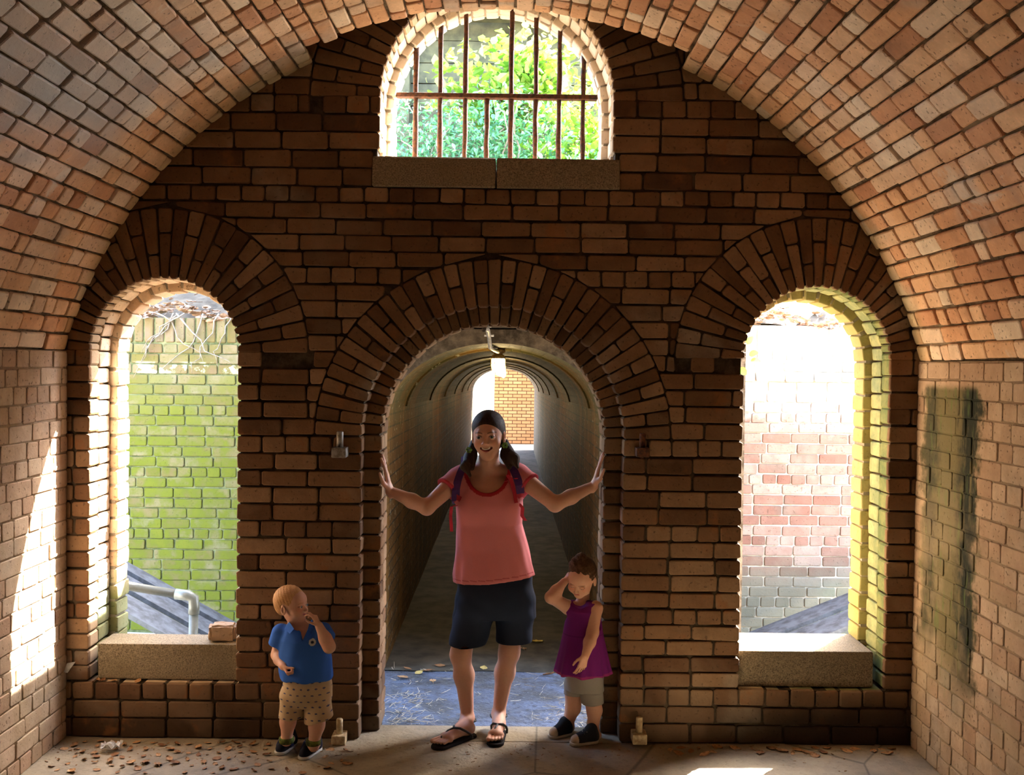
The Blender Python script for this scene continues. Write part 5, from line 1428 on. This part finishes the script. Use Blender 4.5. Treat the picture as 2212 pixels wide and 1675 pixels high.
# ================================================================ GIRL
def girl():
    Yb = .06; A = lambda x, y, Y=Yb: at(x, y, Y)
    root = empty('person', (A(1258, 1600)[0], .06, 0)); tag(root, 'little girl in purple sleeveless dress leaning on the right door jamb, hand behind her head', 'person')
    C = A(1256, 1250, .045); R_ = rotm(-.42, .42, .10); s = .82
    P, T, e, mz = head_prims(C, R_, s, 'child')
    shL, shR = A(1228, 1313, .07), A(1286, 1315, .035); elL, elR = A(1190, 1291, .02), A(1280, 1368, -.035); wrL, wrR = A(1219, 1257, .075), A(1264, 1418, -.125)
    P += [cap(T((0, .04, -.05)), A(1258, 1310, .09), .031, .034, .012), cap(A(1258, 1316, .085), shL, .034, .030, .02), cap(A(1258, 1316, .085), shR, .034, .032, .02)]
    for a, b, c in ((shL, elL, wrL), (shR, elR, wrR)):
        P += [cap(a, b, .036, .028, .02), cap(b, b*.6+c*.4, .028, .028, .02), cap(b*.6+c*.4, c, .028, .019, .02)]
    P += hand_prims(wrL, V3(.55, .25, .8), V3(.75, .2, -.55), V3(.1, -.9, .1), .55, (.25, .3, .3, .35), .08, (.5, .3))
    P += hand_prims(wrR, V3(-.28, -.05, -.95), V3(-.35, .85, .0), V3(-.85, -.4, .2), .58, (.25, .3, .35, .45), .06, (.4, .3))
    hpL, hpR = A(1240, 1480, .08), A(1275, 1480, .06); kL, kR = A(1238, 1530, .10), A(1284, 1535, .035); anL, anR = A(1222, 1575, .15), A(1281, 1578, .06)
    heL, toL = floor_at(1232, 1585), floor_at(1188, 1597); heR, toR = floor_at(1290, 1602), floor_at(1232, 1612)
    heL[1] = min(heL[1], .19)
    for a, b, c, h_ in ((hpL, kL, anL, heL), (hpR, kR, anR, heR)):
        P += [cap(a, b, .052, .037, .02), cap(b, c, .037, .026, .02), cap(c, V3(h_[0], h_[1], .03), .024, .022)]
    base = (.60, .33, .22)
    K = lambda a, b, r1, r2, k=.012, op='u': cap(T(a), T(b), r1*s, r2*s, k*s, op)
    P += [K((-.013, -.079, mz), (.013, -.079, mz), .008, .008, .006), cap(T((-.016, -.092, mz)), T((.016, -.092, mz)), .0018*s, .0018*s, .002, 's')]
    for sg in (-1, 1): P.append(ell(T((sg*e[0], e[1]-.003, e[2]+.003)), np.array((.0145, .0125, .0095))*s, R_, .003))      # lowered lids
    colf = face_color(C, R_, s, base, (.50, .16, .14), (.32, .17, .10), mz, (e[0], e[1], e[2]-.006, e[3]), lipw=.018, smile=-.002)
    tors = spine(row(1226, 1300, 1480, Yb, .085), row(1222, 1300, 1420, Yb, .088), row(1226, 1298, 1370, Yb, .080), row(1230, 1292, 1330, Yb, .070), row(1238, 1278, 1308, Yb+.01, .045))
    tf = lambda F_, X, Y, Z: smin(F_, loft(X, Y, Z, tors, -.006), .015)
    fine = [(C-V3(.115, .125, .115), C+V3(.115, .125, .115), .002)]+[(a, b, .0019) for a, b in (boxed([wrR, wrR+V3(-.03, -.01, -.09)], .045),)]
    sculpt('body', P, M['skin'], .0042, fine, root, tf, colf)
    eyes(T, R_, s, e, root, (.09, .15, .22))
    def hair(X, Y, Z):
        f = lambda c, r: sdf_eval(ell(T(c), np.array(r)*s, R_), X, Y, Z)
        h_ = f((0, .028, .034), (.085, .101, .087)); h_ = smin(h_, f((-.015, .05, .118), (.036, .036, .028)), .015); h_ = smin(h_, f((-.04, .02, .085), (.040, .045, .036)), .02)
        cut = np.minimum(f((0, -.115, -.030), (.088, .105, .100)), f((0, -.01, -.10), (.115, .10, .085)))
        for sg in (-1, 1): cut = np.minimum(cut, f((sg*.085, .010, -.03), (.028, .032, .040)))
        return -smin(-h_, cut, .006)+.0012*np.sin(X*210+Z*90)+.0012*np.sin(Z*230-Y*120)
    garment('hair', hair, *boxed([C], .135), .0024, M['hair_brown'], root)
    m = MB(); rr = random.Random(4)
    for k in range(16):
        a_ = rr.uniform(-.8, .8); b0 = T((a_*.06, .02+rr.uniform(-.03, .03), .115)); m.tube([b0, b0+V3(a_*.02, rr.uniform(-.01, .01), .014), b0+V3(a_*.045, rr.uniform(-.02, .02), .018+rr.uniform(-.01, .01))], .0008, 4)
    m.build('hair_wisps', M['hair_brown'], root)
    # dress
    hz = A(1262, 1466, -.06)[2]; hx = A(1262, 1466, 0)[0]
    dt = spine(row(1193, 1328, 1478, Yb, .150), row(1201, 1318, 1440, Yb, .135), row(1210, 1310, 1400, Yb, .115), row(1217, 1302, 1362, Yb, .094), row(1220, 1300, 1345, Yb, .086), row(1227, 1296, 1318, Yb, .072), row(1231, 1291, 1306, Yb+.01, .058))
    def dress(X, Y, Z):
        rip = lambda th, Z_: (.045*np.sin(9*th+1.2)+.025*np.sin(17*th+2))*np.clip((A(0, 1350)[2]-Z_)*4.5, 0, 1)
        b = loft(X, Y, Z, dt, 0, rip)
        for q in (shL, shR): b = smin(b, fc(X, Y, Z, A(1258, 1314, .085), q, .040, .039), .02)
        n1 = sdf_eval(ell(A(1253, 1297, .0), (.046, .11, .045)), X, Y, Z)
        n2 = fc(X, Y, Z, A(1206, 1306, .06), A(1219, 1330, .07), .038, .030); n3 = fc(X, Y, Z, A(1306, 1316, .04), A(1299, 1350, .0), .040, .034)
        b = np.maximum(b, -np.minimum(n1, np.minimum(n2, n3)))
        return np.maximum(b, hz+.004*np.sin(X*50)-Z)
    def dc(V):
        c = np.tile(np.array((.16, .014, .16)), (len(V), 1)); c[(V[:, 2]-hz) < .012] = (.28, .03, .16); wz = A(0, 1352)[2]; c[np.abs(V[:, 2]-wz) < .003] = (.12, .01, .12); return c
    garment('dress', dress, *boxed([A(1200, 1300), A(1325, 1480)], .20), .0030, M['cloth'], root, dc)
    bz = A(1270, 1528, -.02)[2]
    def shorts(X, Y, Z):
        b = loft(X, Y, Z, spine(row(1222, 1305, 1490, Yb, .088), row(1222, 1304, 1460, Yb, .086), row(1226, 1300, 1440, Yb, .08)))
        l = np.maximum(fc(X, Y, Z, A(1240, 1480, .08), A(1238, 1560, .105), .052, .052), bz+.03-Z); r = np.maximum(fc(X, Y, Z, A(1276, 1480, .05), A(1284, 1560, .035), .056, .060), bz-Z)
        return smin(b, np.minimum(l, r), .012)+.0015*np.sin(60*Z+50*X)
    garment('grey_shorts', shorts, *boxed([A(1222, 1450), A(1310, 1540)], .09), .0032, M['cloth'], root, flatc((.27, .25, .22)))
    for he, to, an in ((heL, toL, anL), (heR, toR, anR)):
        u, h, d, L = shoe(root, he, to, .95, (.016, .018, .022), (.42, .38, .30), cap_col=(.45, .36, .26), name='canvas_sneaker')
        m = MB(); sd = np.cross(d, V3(0, 0, 1))
        for k in (.36, .46, .56, .66): c = h+d*L*k; zt = .083-.075*(k-.3); m.tube([c+sd*.020+V3(0, 0, zt-.010), c+V3(0, 0, zt), c-sd*.020+V3(0, 0, zt-.010)], .0035, 6)
        m.build('laces', M['lace'], u, True)
        m = MB(); m.lathe([(.032, .064), (.034, .080), (.0335, .088), (.028, .090)], (an[0], an[1], 0), 18); m.build('sock', M['sock_white'], root, True)
M['lace'] = plain_mat('pale_lace', (.40, .37, .32), .8, .1)
M['sock_white'] = plain_mat('white_sock', (.55, .55, .60), .9, .1)
girl()
